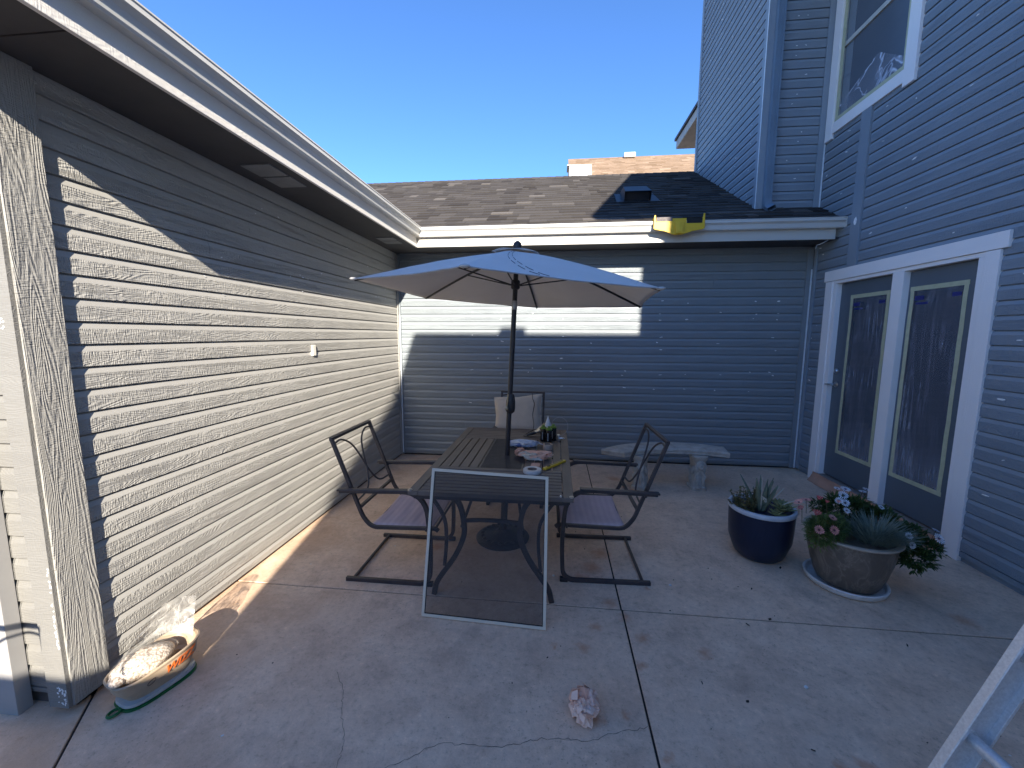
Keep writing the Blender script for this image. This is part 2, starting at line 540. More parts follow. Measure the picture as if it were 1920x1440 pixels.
# scraps lying on the slab
mb = MB(); rl = random.Random(11)
for i in range(60):
    x, y = rl.uniform(-1.8, 2.6), rl.uniform(1.2, 4.9)
    s = rl.uniform(0.002, 0.0055); a = rl.uniform(0, PI)
    mb.obox((x, y, 0.0015), (s * math.cos(a), s * math.sin(a), 0), (-s * .5 * math.sin(a), s * .5 * math.cos(a), 0), (0, 0, 0.0014), rl.choice([0, 0, 0, 1]))
for (x, y, s) in [(1.62, 2.9, .014), (1.12, 2.27, .012), (0.89, 1.75, .008), (0.72, 1.83, .007), (1.27, 2.33, .01), (1.9, 2.2, .009), (2.0, 3.0, .012), (1.3, 2.62, .008), (1.05, 1.55, .009)]:
    s *= .75
    a = rl.uniform(0, PI)
    mb.obox((x, y, 0.004), (s * math.cos(a), s * math.sin(a), 0.001), (-s * .45 * math.sin(a), s * .45 * math.cos(a), 0.002), (0, 0, 0.002))
for (x, y) in [(0.01, 2.62), (1.2, 1.86), (0.78, 2.6)]:
    mb.obox((x, y, 0.004), (.006, .003, 0), (-.003, .005, 0.001), (0, 0, 0.003), 1)
o = mb.build("debris", [simple("dry_leaf_scrap", (0.03, 0.025, 0.02), .9), simple("paint_chip", (0.7, 0.7, 0.7), .8)])
o['kind'] = 'stuff'; o['label'] = "tiny dark leaf scraps and pale paint chips scattered over the concrete"; o['category'] = "debris"

# ================================================================== GARAGE (left wing)
LX, BY, RX = -2.080, 5.230, 2.9865
ZS = 2.672            # soffit level
FY = 1.38             # garage front face
garage = thing("garage", "greige lap sided wing along the left with sunlit wall and white gutter", "building", (LX, 3.3, 0))
mb = MB()
siding(mb, (LX, 0, 0), (0, 1, 0), (1, 0, 0), 1.50, BY + 0.012, 0.02, 2.70, -0.012)
mb.box(LX - 0.16, LX - 0.018, FY + 0.03, BY + 0.2, 0.015, 2.70)
rs = random.Random(5)
for i in range(26):
    mb_y = rs.uniform(2.2, 5.0); z = rs.choice([1.9, 2.0, 2.1, 2.2, 2.4, 2.5]) + rs.uniform(-.03, .03)
    smear(mb, (LX + 0.0002, mb_y, z), (0, 1, 0), (0, 0, 1), (1, 0, 0), rs.uniform(.006, .018), rs.uniform(.002, .006), 1, rs, rs.uniform(-.3, .3))
mb.build("wall", [m_sid_left, m_filler, m_smooth_left], garage)
# front face, corner boards
mb = MB()
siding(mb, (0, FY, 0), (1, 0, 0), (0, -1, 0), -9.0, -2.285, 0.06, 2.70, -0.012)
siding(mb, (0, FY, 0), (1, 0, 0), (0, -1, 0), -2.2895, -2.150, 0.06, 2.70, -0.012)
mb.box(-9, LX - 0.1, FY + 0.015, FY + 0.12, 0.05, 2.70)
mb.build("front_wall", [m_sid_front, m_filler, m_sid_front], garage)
mb = MB()
mb.box(LX - 0.05, LX + 0.019, FY - 0.014, 1.512, 0.035, 2.685)
mb.build("corner_board", m_trim_left, garage, bevel=0.003)
mb = MB()
mb.box(-2.165, LX + 0.012, FY - 0.030, FY - 0.0145, 0.035, 2.685)
rs2 = random.Random(8)
for (cx_, cz_, rx_, rz_, n_) in [(LX - .012, .09, .022, .045, 26), (LX + .004, .42, .005, .11, 22), (LX + .004, .62, .004, .06, 10), (-2.12, 1.68, .02, .03, 9)]:
    for q_ in range(n_):
        smear(mb, (cx_ + rs2.uniform(-rx_, rx_), FY - 0.0302, cz_ + rs2.uniform(-rz_, rz_)), (1, 0, 0), (0, 0, 1), (0, -1, 0), rs2.uniform(.002, .008), rs2.uniform(.003, .010), 1, rs2, 0)
mb.build("corner_board", [m_sid_front, m_filler], garage, bevel=0.002)
mb = MB()
mb.box(-2.42, -2.29, FY - 0.055, FY - 0.002, 0.0, 2.2)
mb.build("door_casing", simple("casing_white", (0.34, 0.33, 0.32), .6, 0, .06, 4, .2, 50), garage, bevel=0.002)
mb = MB()
mb.box(LX - 0.12, LX - 0.02, 1.42, BY, -0.02, 0.02)
mb.box(-9, LX - 0.02, FY + 0.02, FY + 0.1, -0.02, 0.06)
mb.build("foundation", simple("foundation_grout", (0.10, 0.085, 0.075), .9, 0, .3, 12, .5, 40), garage)
# narrow trim in the inner corner
mb = MB()
mb.box(LX - 0.0, LX + 0.016, BY - 0.055, BY - 0.018, 0.02, 2.66)
mb.build("corner_trim", m_trim_left, garage, bevel=0.002)
mb = MB()
mb.box(-2.104, -2.066, 3.262, 3.310, 1.462, 1.552)
mb.build("wall_plate", simple("plate_cream", (0.75, 0.71, 0.62), .5), garage, bevel=0.003)
# soffit, fascia, gutter
EX, EY, EYF = -1.66, 4.808, 0.975          # eave lines: left, back, front end
mb = MB()
mb.box(-9, EX - 0.018, EYF + 0.018, 1.352, ZS + 0.012, ZS + 0.022)
mb.box(LX - 0.2, EX - 0.018, 1.360, 5.2, ZS + 0.012, ZS + 0.022)
mb.box(-9, LX - 0.2, 1.360, 1.5, ZS + 0.012, ZS + 0.022)
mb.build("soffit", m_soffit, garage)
m_vent = simple("vent_screen_grey", (0.20, 0.20, 0.20), .7)
for (y0, y1) in [(2.44, 2.82), (4.33, 4.62)]:
    MB().box(-1.955, -1.765, y0, (y0 + y1) / 2 - 0.01, ZS + 0.004, ZS + 0.011).build("soffit_vent", m_vent, garage)
    MB().box(-1.955, -1.765, (y0 + y1) / 2 + 0.01, y1, ZS + 0.004, ZS + 0.011).build("soffit_vent", m_vent, garage)
mb = MB()
mb.prism([(EX, EYF, ZS), (EX, EYF, ZS + 0.19), (EX - 0.02, EYF, ZS + 0.19), (EX - 0.02, EYF, ZS)], (0, EY - EYF, 0))
mb.build("fascia", m_fascia_y, garage, bevel=0.002)
mb = MB()
mb.box(-9, EX - 0.021, EYF, EYF + 0.02, ZS, ZS + 0.19)
mb.build("fascia", m_fascia_x, garage)
GP = [(0.000, 0.108), (0.000, 0.104), (0.0, 0.108)]
def gutter_profile():
    # (out, up) outer skin then inner skin, k-style
    o = [(0.001, 0.108), (0.045, 0.108), (0.052, 0.118), (0.056, 0.140), (0.060, 0.156), (0.072, 0.168), (0.083, 0.176), (0.083, 0.198), (0.087, 0.200), (0.087, 0.207), (0.074, 0.207)]
    i = [(0.074, 0.203), (0.079, 0.198), (0.079, 0.179), (0.056, 0.160), (0.048, 0.124), (0.043, 0.112), (0.001, 0.112)]
    return o + i
def gutter_part(mb, a, b, out, cut_a, cut_b):
    """profile along a->b, mitre offsets per unit 'out' at each end"""
    a, b, out = Vector(a), Vector(b), Vector(out); d = (b - a).normalized()
    pr = gutter_profile(); n = len(pr)
    v = [a + out * x + Vector((0, 0, z)) + d * x * cut_a for x, z in pr] + [b + out * x + Vector((0, 0, z)) + d * x * cut_b for x, z in pr]
    mb.add(v, [tuple(range(n)), tuple(range(n, 2 * n))[::-1]] + [(i, (i + 1) % n, n + (i + 1) % n, n + i) for i in range(n)])
mb = MB()
gutter_part(mb, (EX, EYF, ZS), (EX, EY, ZS), (1, 0, 0), 0, -1)
for y in [1.62, 2.2, 2.78, 3.36, 3.94, 4.5]:
    mb.box(EX + 0.002, EX + 0.080, y - 0.008, y + 0.008, ZS + 0.192, ZS + 0.196)
mb.build("gutter", m_gutter, garage)
# gutter seam strip where the two runs meet
SL = 0.55

# ------------------------------------------------------------------ shingles
def shingle_mat(name, lo, mid, hi):
    m, N, L, b = new_mat(name)
    at = N.new("ShaderNodeAttribute"); at.attribute_name = "tint"
    v = coords(N, L)
    r = ramp(N, L, at.outputs['Fac'], [(0.0, lo), (0.55, mid), (0.8, mid), (1.0, hi)])
    n = noise_n(N, L, v, 160, 3, 0.7)
    n2 = noise_n(N, L, v, 2.0, 5, 0.6)
    c = mixc(N, L, 0.6, r, ramp(N, L, n, [(0.25, (0.45, 0.45, 0.45)), (0.75, (1.45, 1.45, 1.45))]), 'MULTIPLY')
    c = mixc(N, L, 0.25, c, ramp(N, L, n2, [(0.3, (0.75, 0.75, 0.75)), (0.7, (1.15, 1.13, 1.1))]), 'MULTIPLY')
    L.new(c, b.inputs['Base Color'])
    b.inputs['Roughness'].default_value = 0.95
    b.inputs['Specular IOR Level'].default_value = 0.15
    bump(N, L, b, n, 0.6, 0.003)
    return m
m_shingle = shingle_mat("asphalt_shingle_brown_grey", (0.038, 0.034, 0.033), (0.068, 0.062, 0.059), (0.130, 0.118, 0.110))
m_shingle_tan = shingle_mat("asphalt_shingle_tan", (0.19, 0.13, 0.085), (0.26, 0.185, 0.13), (0.33, 0.25, 0.185))
def shingles(mb, org, u, up, width_fn, length, expo, rnd, wmin=.1, wmax=.34, th=0.006):
    """org: lower left of roof plane; u along eave; up unit vector up-slope; width_fn(s)->(u0,u1)"""
    org, u, up = Vector(org), Vector(u), Vector(up); nrm = u.cross(up).normalized()
    if nrm.z < 0: nrm = -nrm
    k = 0; s = 0.0
    while s < length - 1e-6:
        s1 = min(length, s + expo)
        a0, b0 = width_fn(s); a1, b1 = width_fn(s1)
        x = a0 - rnd.uniform(0, .1)
        while x < b0:
            w = rnd.uniform(wmin, wmax); x2 = x + w
            c = rnd.random()
            c = c if rnd.random() < .42 else 0.2 + .45 * rnd.random()
            lift = th * rnd.choice([1.0, 1.0, 1.7])
            # clip to the sloping hip/valley edges
            lo0, lo1 = max(x, a0), min(x2, b0); hi0, hi1 = max(x, a1), min(x2, b1)
            if lo1 - lo0 > 0.002 or hi1 - hi0 > 0.002:
                hi1 = max(hi1, hi0); lo1 = max(lo1, lo0)
                P = [org + u * lo0 + up * s, org + u * lo1 + up * s, org + u * hi1 + up * s1, org + u * hi0 + up * s1]
                t = [P[0] + nrm * lift, P[1] + nrm * lift, P[2] + nrm * 0.001, P[3] + nrm * 0.001]
                b_ = [P[0] - nrm * .001, P[1] - nrm * .001]
                mb.add(t + b_, [(0, 1, 2, 3), (4, 5, 1, 0), (5, 2, 1), (4, 0, 3)], 0, c)
            x = x2
        s = s1; k += 1

# left wing roof (seen edge on, gives the eave its mass)
rnd = random.Random(21)
mb = MB()
zr = ZS + 0.205
cs = 1 / math.sqrt(1 + SL * SL)
mb.add([(EX + 0.01, EYF, zr), (EX + 0.01, EY - 0.02, zr), (-4.5, 7.6, zr + SL * 2.85), (-5.4, 7.6, zr + SL * 3.75), (-5.4, 4.6, zr + SL * 3.75)],
       [(0, 1, 2, 3, 4)], 0, 0.4)
mb.add([(EX + 0.01, EYF, zr), (-5.4, 4.6, zr + SL * 3.75), (-9, EYF, zr)], [(0, 1, 2)], 0, 0.4)
mb.add([(-9, EYF, zr), (-5.4, 4.6, zr + SL * 3.75), (-5.4, 7.6, zr + SL * 3.75), (-9, 8, zr)], [(0, 1, 2, 3)], 0, 0.4)
mb.build("roof", m_shingle, garage, colors=True)

# ================================================================== BACK WING
wing = thing("house_wing", "low single storey wing across the back with brown grey shingle roof", "building", (0.45, BY, 0))
mb = MB()
siding(mb, (0, BY, 0), (1, 0, 0), (0, -1, 0), LX + 0.035, RX - 0.035, 0.03, 2.70, 0.0)
mb.box(LX - 0.1, RX + 0.1, BY + 0.018, BY + 0.14, 0.02, 2.70)
rs = random.Random(15)
studs = [-1.12, -0.72, -0.33, 0.07, 0.47, 0.87, 1.27, 1.60, 2.00, 2.38, 2.62]
for k, x in enumerate(studs):
    for z in [1.15, 1.20, 1.33, 1.46, 1.55, 1.64, 1.84, 1.92, 2.05, 0.97, 0.76]:
        if rs.random() < (0.42 if x > 0.4 else 0.5):
            smear(mb, (x + rs.uniform(-.035, .035), BY - 0.0004, z + rs.uniform(-.02, .02)), (1, 0, 0), (0, 0, 1), (0, -1, 0), rs.uniform(.010, .030), rs.uniform(.004, .009), 1, rs, rs.uniform(-.25, .25))
mb.build("wall", [m_sid_back, m_filler, m_smooth_back], wing)
mb = MB(); mb.box(LX + 0.002, LX + 0.034, BY - 0.020, BY + 0.01, 0.02, 2.66)
mb.build("corner_trim", m_trim_back, wing, bevel=0.002)
mb = MB(); mb.box(RX - 0.078, RX - 0.018, BY - 0.020, BY + 0.01, 0.02, 2.66)
mb.build("corner_trim", m_trim_back, wing, bevel=0.002)
MB().box(RX - 0.034, RX - 0.019, BY - 0.030, BY - 0.0205, 0.02, 2.42).build("caulk_line", m_caulk, wing, bevel=0.002)
MB().box(LX + 0.017, LX + 0.030, BY - 0.028, BY - 0.0205, 0.04, 1.9).build("caulk_line", m_caulk, wing, bevel=0.002)
mb = MB(); mb.box(LX, RX, BY + 0.03, BY + 0.1, -0.03, 0.02); mb.build("foundation", m_dark, wing)
mb = MB()
mb.box(EX - 0.017, RX - 0.002, EY + 0.020, BY + 0.03, ZS + 0.012, ZS + 0.022)
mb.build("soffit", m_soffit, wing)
mb = MB()
mb.prism([(EX + 0.001, EY, ZS), (EX + 0.001, EY, ZS + 0.19), (EX + 0.001, EY + 0.02, ZS + 0.19), (EX + 0.001, EY + 0.02, ZS)], (RX - 0.05 - EX, 0, 0))
mb.build("fascia", m_fascia_x, wing, bevel=0.002)
mb = MB()
gutter_part(mb, (EX, EY, ZS), (RX - 0.004, EY, ZS), (0, -1, 0), 1, 0)
for x in [-1.2, -.6, 0, .6, 1.2, 1.8, 2.4]:
    mb.box(x - 0.008, x + 0.008, EY - 0.080, EY - 0.002, ZS + 0.192, ZS + 0.196)
mb.box(RX - 0.0045, RX - 0.0025, EY - 0.087, EY, ZS + 0.108, ZS + 0.207)
mb.build("gutter", m_gutter, wing)
mb = MB()
mb.tube([(RX - .10, EY + .03, ZS + .0), (RX - .14, EY + .06, ZS - .03), (RX - .17, EY + .1, ZS - .04), (RX - .175, EY + .105, ZS - .075)], 0.004, 6)
mb.build("loose_wire", m_caulk, wing)
# roof
RY0, RZ0 = EY - 0.005, ZS + 0.212
RUN = 7.60 - RY0
SLEN = RUN * math.sqrt(1 + SL * SL)
upv = Vector((0, 1, SL)).normalized()
rnd = random.Random(4)
mb = MB()
shingles(mb, (0, RY0, RZ0), (1, 0, 0), upv, lambda s: (EX - 0.0 - s / SLEN * RUN, RX + 0.02 if s < 0.5 else RX + 0.2), SLEN, 0.142, rnd, .1, .3, .009)
mb.build("roof", m_shingle, wing, colors=True)
mb = MB()
a = 0.012
mb.add([(EX, RY0, RZ0 - a), (RX + .02, RY0, RZ0 - a), (RX + .2, 7.6, RZ0 + SL * RUN - a), (EX - RUN, 7.6, RZ0 + SL * RUN - a),
        (RX + .2, 10.4, RZ0 - .02), (EX - RUN, 10.4, RZ0 - .02)], [(0, 1, 2, 3), (3, 2, 4, 5)])
mb.build("roof_deck", m_soffit, wing)
mb = MB()
x = -4.4; zt = RZ0 + SL * RUN
while x < 2.35:
    mb.add([(x, 7.5, zt - .055 + .016), (x + .15, 7.5, zt - .055 + .010), (x + .15, 7.6, zt + .010), (x, 7.6, zt + .016), (x + .15, 7.7, zt - .045), (x, 7.7, zt - .039),
            (x, 7.5, zt - .065)], [(0, 1, 2, 3), (3, 2, 4, 5), (6, 1, 0)], 0, rnd.uniform(.3, .7))
    x += 0.14
mb.build("ridge_cap", m_shingle, wing, colors=True)
def on_roof(x, y, h=0.0):
    return Vector((x, y, RZ0 + SL * (y - RY0))) + Vector((0, -SL, 1)).normalized() * h
# slant back roof vent
mb = MB()
def RP(x, y, h): return tuple(on_roof(x, y, h))
vx0, vx1, vy0, vy1 = 0.86, 1.20, 5.72, 6.14
mb.add([RP(vx0, vy0, .01), RP(vx1, vy0, .01), RP(vx1, vy1, .012), RP(vx0, vy1, .012), RP(vx0 + .0, vy0, .135), RP(vx1, vy0, .135), RP(vx1 - .02, vy1 - .12, .13), RP(vx0 + .02, vy1 - .12, .13)],
       [(4, 5, 6, 7), (7, 6, 2, 3), (0, 3, 7, 4), (1, 5, 6, 2)])
mb.add([RP(vx0 + .01, vy0 + .05, .01), RP(vx1 - .01, vy0 + .05, .01), RP(vx1 - .01, vy0 + .05, .13), RP(vx0 + .01, vy0 + .05, .13)], [(0, 1, 2, 3)])
mb.add([RP(vx0 - .10, vy0 - .06, .011), RP(vx1 + .12, vy0 - .06, .011), RP(vx1 + .10, vy1, .013), RP(vx0 - .08, vy1, .013)], [(0, 1, 2, 3)])
mb.build("roof_vent", simple("black_vent_metal", (0.018, 0.018, 0.022), .45, 0, .2, 10), wing)

# yellow bracket hooked on the gutter
mb = MB()
yb = EY - 0.098
pf = [(1.03, 2.905), (1.035, 2.935), (1.048, 2.935), (1.052, 2.905), (1.055, 2.868), (1.225, 2.872), (1.225, 2.898), (1.37, 2.898), (1.37, 2.868), (1.375, 2.845), (1.535, 2.845), (1.54, 2.90), (1.545, 2.945), (1.56, 2.945), (1.562, 2.79), (1.545, 2.780), (1.44, 2.762), (1.33, 2.728), (1.25, 2.726), (1.15, 2.765), (1.045, 2.785), (1.03, 2.795)]
mb.prism([(x, yb, z) for x, z in pf], (0, -0.014, 0))
mb.prism([(1.245, yb - .014, 2.86), (1.345, yb - .014, 2.86), (1.33, yb - .03, 2.735), (1.26, yb - .03, 2.735)], (0, -0.012, 0))
mb.prism([(1.275, yb - .026, 2.85), (1.315, yb - .026, 2.85), (1.318, yb - .042, 2.75), (1.272, yb - .042, 2.75)], (0, -0.006, 0))
for x0 in (1.031, 1.545):
    mb.box(x0, x0 + .014, yb, EY + 0.02, 2.885, 2.915)
mb.box(1.031, 1.56, EY - .0, EY + 0.014, 2.887, 2.90)
o = mb.build("gutter_bracket", simple("yellow_plastic", (0.72, 0.45, 0.02), .45, 0, .1, 10), bevel=0.003)
tag(o, "yellow plastic bracket hooked over the white gutter of the back roof", "bracket")
mb = MB(); mb.box(1.058, 1.222, yb - .013, yb - .004, 2.868, 2.912)
MB().box(1.378, 1.533, yb - .012, yb - .003, 2.846, 2.898).build("rubber_pad", m_dark, o, local=True)
c_ = mb.build("grip_pad", simple("worn_pad", (0.15, 0.13, 0.125), .9, 0, .35, 40), o, local=True)

# ================================================================== MAIN HOUSE (right)
house = thing("main_house", "tall two storey blue grey house with glazed doors at right", "building", (4.5, 2.5, 0))
ZW = 6.0
hole_door = (3.19, 4.945, -1, 2.30)
hole_win = (4.10, 5.12, 3.86, 5.62)
hole_band = (4.515, 4.650, 2.35, 3.86)
mb = MB()
siding(mb, (RX, 0, 0), (0, 1, 0), (-1, 0, 0), -1.25, BY - 0.02, 0.03, ZW, -0.022, [hole_door, hole_win, hole_band])
mb.box(RX + 0.14, RX + 5, -1.25, BY, 0.0, ZW)
for (a, b, c, d) in [(-1.25, 3.20, 0, ZW), (4.93, BY, 0, ZW), (3.20, 4.93, 2.29, 3.88), (3.20, 4.12, 3.88, ZW), (5.10, BY - .0, 3.88, ZW), (4.12, 5.10, 5.6, ZW)]:
    mb.box(RX + 0.018, RX + 0.139, a, min(b, BY - .001), c, d)
rs = random.Random(31)
for z in [k * PITCH * 1.0 + 0.03 for k in range(2, 58)]:
    for y in [-.1, .3, .7, 1.1, 1.5, 1.92, 2.32, 2.72, 3.0, 3.55, 4.0, 4.35, 4.85, 5.1]:
        inh = any(a - .06 < y < b + .06 and c - .05 < z < d + .05 for a, b, c, d in (hole_door, hole_win, hole_band))
        if inh or rs.random() > 0.36: continue
        smear(mb, (RX - 0.0004, y + rs.uniform(-.04, .04), z + rs.uniform(-.015, .03)), (0, 1, 0), (0, 0, 1), (-1, 0, 0), rs.uniform(.008, .036), rs.uniform(.003, .009), 1, rs, rs.uniform(-.35, .35))
mb.build("wall", [m_sid_right, m_filler, m_smooth_blue], house)
mb = MB(); mb.box(RX - 0.017, RX + 0.015, 4.518, 4.647, 2.352, 3.855)
smear(mb, (RX - .0174, 4.58, 2.79), (0, 1, 0), (0, 0, 1), (-1, 0, 0), .03, .05, 1, rs)
mb.build("band_board", [m_trim_blue, m_filler], house, bevel=.002)
mb = MB(); mb.box(RX + .02, RX + .1, -1.2, 3.15, -.03, .03); mb.box(RX + .02, RX + .1, 4.98, BY, -.03, .03)
mb.build("foundation", simple("foundation_dark", (0.06, 0.035, 0.03), .9), house)
mb = MB(); mb.box(RX - .002, RX + .0, BY - .075, BY - .021, 0.03, 2.66); mb.box(RX - .018, RX - .002, BY - .075, BY - .033, .03, 2.66)
mb.build("corner_trim", m_trim_blue, house, bevel=.002)
# gable end wall, eave and roof above the frame
mb = MB()
mb.box(2.343, RX + .1, -1.386, 5.20, ZW, ZW + .18)
mb.prism([(2.343, -1.386, ZW + .18), (8.2, -1.386, ZW + .18), (5.3, -1.386, ZW + 1.9)], (0, 6.55, 0))
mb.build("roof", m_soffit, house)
# bay on the upper floor
BX = 2.300
mb = MB()
siding(mb, (0, BY, 0), (1, 0, 0), (0, -1, 0), BX + 0.085, RX - 0.05, 3.10, 7.4, -0.01)
mb.box(BX + .018, RX + 3, BY + .018, 7.55, 2.9, 7.4)
rs = random.Random(41)
for k in range(34, 60):
    for x in (2.62, 2.72):
        if rs.random() < .36: smear(mb, (x + rs.uniform(-.03, .03), BY - .0004, k * PITCH + .03), (1, 0, 0), (0, 0, 1), (0, -1, 0), rs.uniform(.007, .02), rs.uniform(.003, .008), 1, rs, rs.uniform(-.3, .3))
mb.build("bay_front", [m_sid_bay, m_filler, m_smooth_blue], house)
mb = MB()
siding(mb, (BX, 0, 0), (0, 1, 0), (-1, 0, 0), BY + .07, 7.50, 2.90, 7.4, -0.01)
for k in range(31, 73):
    for y in (5.5, 5.9, 6.3, 6.7, 7.1):
        if rs.random() < .55: smear(mb, (BX - .0004, y + rs.uniform(-.03, .03), k * PITCH + .04), (0, 1, 0), (0, 0, 1), (-1, 0, 0), rs.uniform(.008, .02), rs.uniform(.004, .01), 1, rs, rs.uniform(-.3, .3))
for (y, z) in ((7.35, 4.38), (7.33, 4.20)):
    smear(mb, (BX - .0004, y, z), (0, 1, 0), (0, 0, 1), (-1, 0, 0), .10, .016, 1, rs, 0)
mb.build("bay_side", [m_sid_right, m_filler, m_smooth_blue], house)
for bx_ in ((BX - .016, BX + .01, BY - .016, BY + .068, 3.02, 7.4), (BX + .0105, BX + .083, BY - .016, BY - .001, 3.08, 7.4),
            (BX - .016, BX + .01, 7.50, 7.57, 3.9, 7.4), (RX - .075, RX - .002, BY - .016, BY - .001, 3.06, 7.4)):
    MB().box(*bx_).build("corner_board", m_trim_blue, house, bevel=.002)
MB().box(BX - .019, BX - .0165, BY - .019, BY - .001, 3.06, 7.4).build("caulk_line", m_caulk, house)
MB().box(RX - .014, RX - .002, BY - .024, BY - .0165, 3.10, ZW).build("caulk_line", m_caulk, house)
mb = MB()
prof = [(-.040, -.028), (-.028, -.028), (-.026, -.024), (-.016, -.024), (-.014, -.028), (-.004, -.028), (-.002, -.024), (.002, -.024), (.004, -.028), (.014, -.028), (.016, -.024), (.026, -.024), (.028, -.028), (.040, -.028), (.042, -.022), (.042, .028), (-.042, .028), (-.042, -.022)]
dcx, dcy = BX + .095, BY - .046
mb.prism([(dcx + x, dcy + y, 3.20) for x, y in prof], (0, 0, 7.35 - 3.2))
zz = 3.20
pts = [(dcx, dcy, 3.21), (dcx, dcy - .012, 3.15), (dcx + .01, dcy - .035, 3.115), (dcx + .02, dcy - .085, 3.085)]
mb.sweep(smoothpts(pts, 4), [(.042, -.028), (.042, .028), (-.042, .028), (-.042, -.028)], up=(0, 1, 0.2), cap=False)
mb.build("downspout", m_downspout, house, smooth=True, autosm=30)
# eave behind the bay
mb = MB(); mb.box(2.36, 3.3, 7.60, 9.07, 5.41, 5.57)
mb.build("rear_fascia", simple("rear_fascia_paint", (0.42, 0.40, 0.38), .7), house, bevel=.01)
mb = MB(); mb.box(2.33, 3.3, 7.60, 9.10, 5.571, 5.62); mb.box(3.0, 7, 7.56, 8.9, 3, 5.41)
mb.build("rear_roof", m_soffit, house)

# ---- doors
def jamb(mb, y0, y1, z0, z1, x0=RX - 0.016, x1=RX + 0.02): mb.box(x0, x1, y0, y1, z0, z1)
mb = MB(); jamb(mb, 3.155, 3.256, -0.0, 2.236); mb.build("door_trim", m_white_z, house, bevel=.002)
mb = MB(); jamb(mb, 4.836, 4.950, -0.0, 2.236); mb.build("door_trim", m_white_z, house, bevel=.002)
mb = MB(); jamb(mb, 3.110, 4.975, 2.240, 2.352, RX - .019); mb.build("head_trim", m_white_y, house, bevel=.002)
mb = MB()
mb.box(RX - .006, RX + .075, 3.257, 3.306, 0.10, 2.205); mb.box(RX - .006, RX + .075, 4.778, 4.835, 0.10, 2.205)
mb.box(RX - .006, RX + .075, 3.257, 4.835, 2.2055, 2.237)
mb.build("door_frame", m_white_z, house, bevel=.002)
mb = MB(); mb.box(RX - .010, RX + .08, 3.926, 4.046, 0.10, 2.2045)
mb.build("mullion", m_white_z, house, bevel=.003)
mb = MB(); mb.box(RX - .030, RX + .14, 3.28, 4.80, 0.068, 0.0995); mb.build("sill", simple("door_sill_wood", (0.30, 0.24, 0.20), .7, 0, .2, 15), house, bevel=.003)

m_door = painted_wood("door_blue_grey", (0.112, 0.138, 0.165), 'z', strength=0.08, dirt=0.05, rough=.45)
m_tape = simple("masking_tape", (0.50, 0.50, 0.33), .75, 0, .1, 25, .4, 60, .001)
def glass_mat():
    m, N, L, b = new_mat("dark_pane")
    b.inputs['Base Color'].default_value = (0.010, 0.012, 0.018, 1)
    b.inputs['Roughness'].default_value = 0.06
    b.inputs['Specular IOR Level'].default_value = 0.6
    v = coords(N, L)
    bump(N, L, b, noise_n(N, L, v, 2.5, 2, .5), .08, .01)
    return m
m_glass = glass_mat()
def film_mat(name, dens=0.35, sc=(1, 1, 1), tint=(0.62, 0.66, 0.78)):
    """wrinkled clear masking film"""
    m, N, L, b = new_mat(name)
    out = N["Material Output"]
    v = coords(N, L, sc)
    n1 = noise_n(N, L, v, 7, 2, .5, 0.8)
    ridge = maths(N, L, 'ABSOLUTE', maths(N, L, 'SUBTRACT', n1, 0.5))
    cre = ramp(N, L, ridge, [(0.0, (1, 1, 1)), (0.018, (0.45, .45, .45)), (0.055, (0, 0, 0))])
    v2 = coords(N, L)
    msk = ramp(N, L, noise_n(N, L, v2, 3.0, 4, .6), [(0.35, (0.10, .10, .10)), (0.65, (1, 1, 1))])
    fac = maths(N, L, 'ADD', maths(N, L, 'MULTIPLY', maths(N, L, 'MULTIPLY', cre, msk), dens), 0.13)
    sp_ = N.new('ShaderNodeSeparateXYZ'); L.new(v2, sp_.inputs[0]); lo_ = N.new('ShaderNodeMapRange'); lo_.inputs[1].default_value = .80; lo_.inputs[2].default_value = .42
    L.new(sp_.outputs[2], lo_.inputs[0]); fac = maths(N, L, 'ADD', fac, maths(N, L, 'MULTIPLY', lo_.outputs[0], maths(N, L, 'MULTIPLY', noise_n(N, L, v2, 4, 3, .6), .30)))
    b.inputs['Base Color'].default_value = (*tint, 1)
    b.inputs['Roughness'].default_value = 0.4
    bump(N, L, b, n1, 0.12, 0.004)
    tr = N.new("ShaderNodeBsdfTransparent")
    mx = N.new("ShaderNodeMixShader")
    L.new(fac, mx.inputs[0]); L.new(tr.outputs[0], mx.inputs[1]); L.new(b.outputs[0], mx.inputs[2])
    L.new(mx.outputs[0], out.inputs[0])
    return m
m_film = film_mat("masking_film", 0.26, (1, 2.0, 0.13))
m_film_low = film_mat("masking_film_bunched", 1.4, (1, .7, .7))
m_bluetape = simple("blue_print", (0.012, 0.02, 0.16), .5)

def film_sheet(parent, x, y0, y1, z0, z1, seed, bulge=.004, local=False):
    rf = random.Random(seed); nx, nz = 22, 60
    v = []; off = rf.uniform(0, 50)
    for i in range(nz + 1):
        for j in range(nx + 1):
            y = y0 + (y1 - y0) * j / nx; z = z0 + (z1 - z0) * i / nz
            e = min(1, min(j, nx - j) / 2, min(i, nz - i) / 2)
            d = noise.noise(Vector((y * 9, z * 1.3, off))) + .5 * noise.noise(Vector((y * 22, z * 3, off + 9)))
            low = max(0, 1 - (z - z0) / 0.45)
            d += low * 1.6 * noise.noise(Vector((y * 6 + z * 5, z * 7, off + 3)))
            v.append((x - bulge * (1.2 + d) * e, y, z))
    f = [(i * (nx + 1) + j, i * (nx + 1) + j + 1, (i + 1) * (nx + 1) + j + 1, (i + 1) * (nx + 1) + j) for i in range(nz) for j in range(nx)]
    return MB().add(v, f).build("masking_film", m_film, parent, smooth=True, autosm=70)

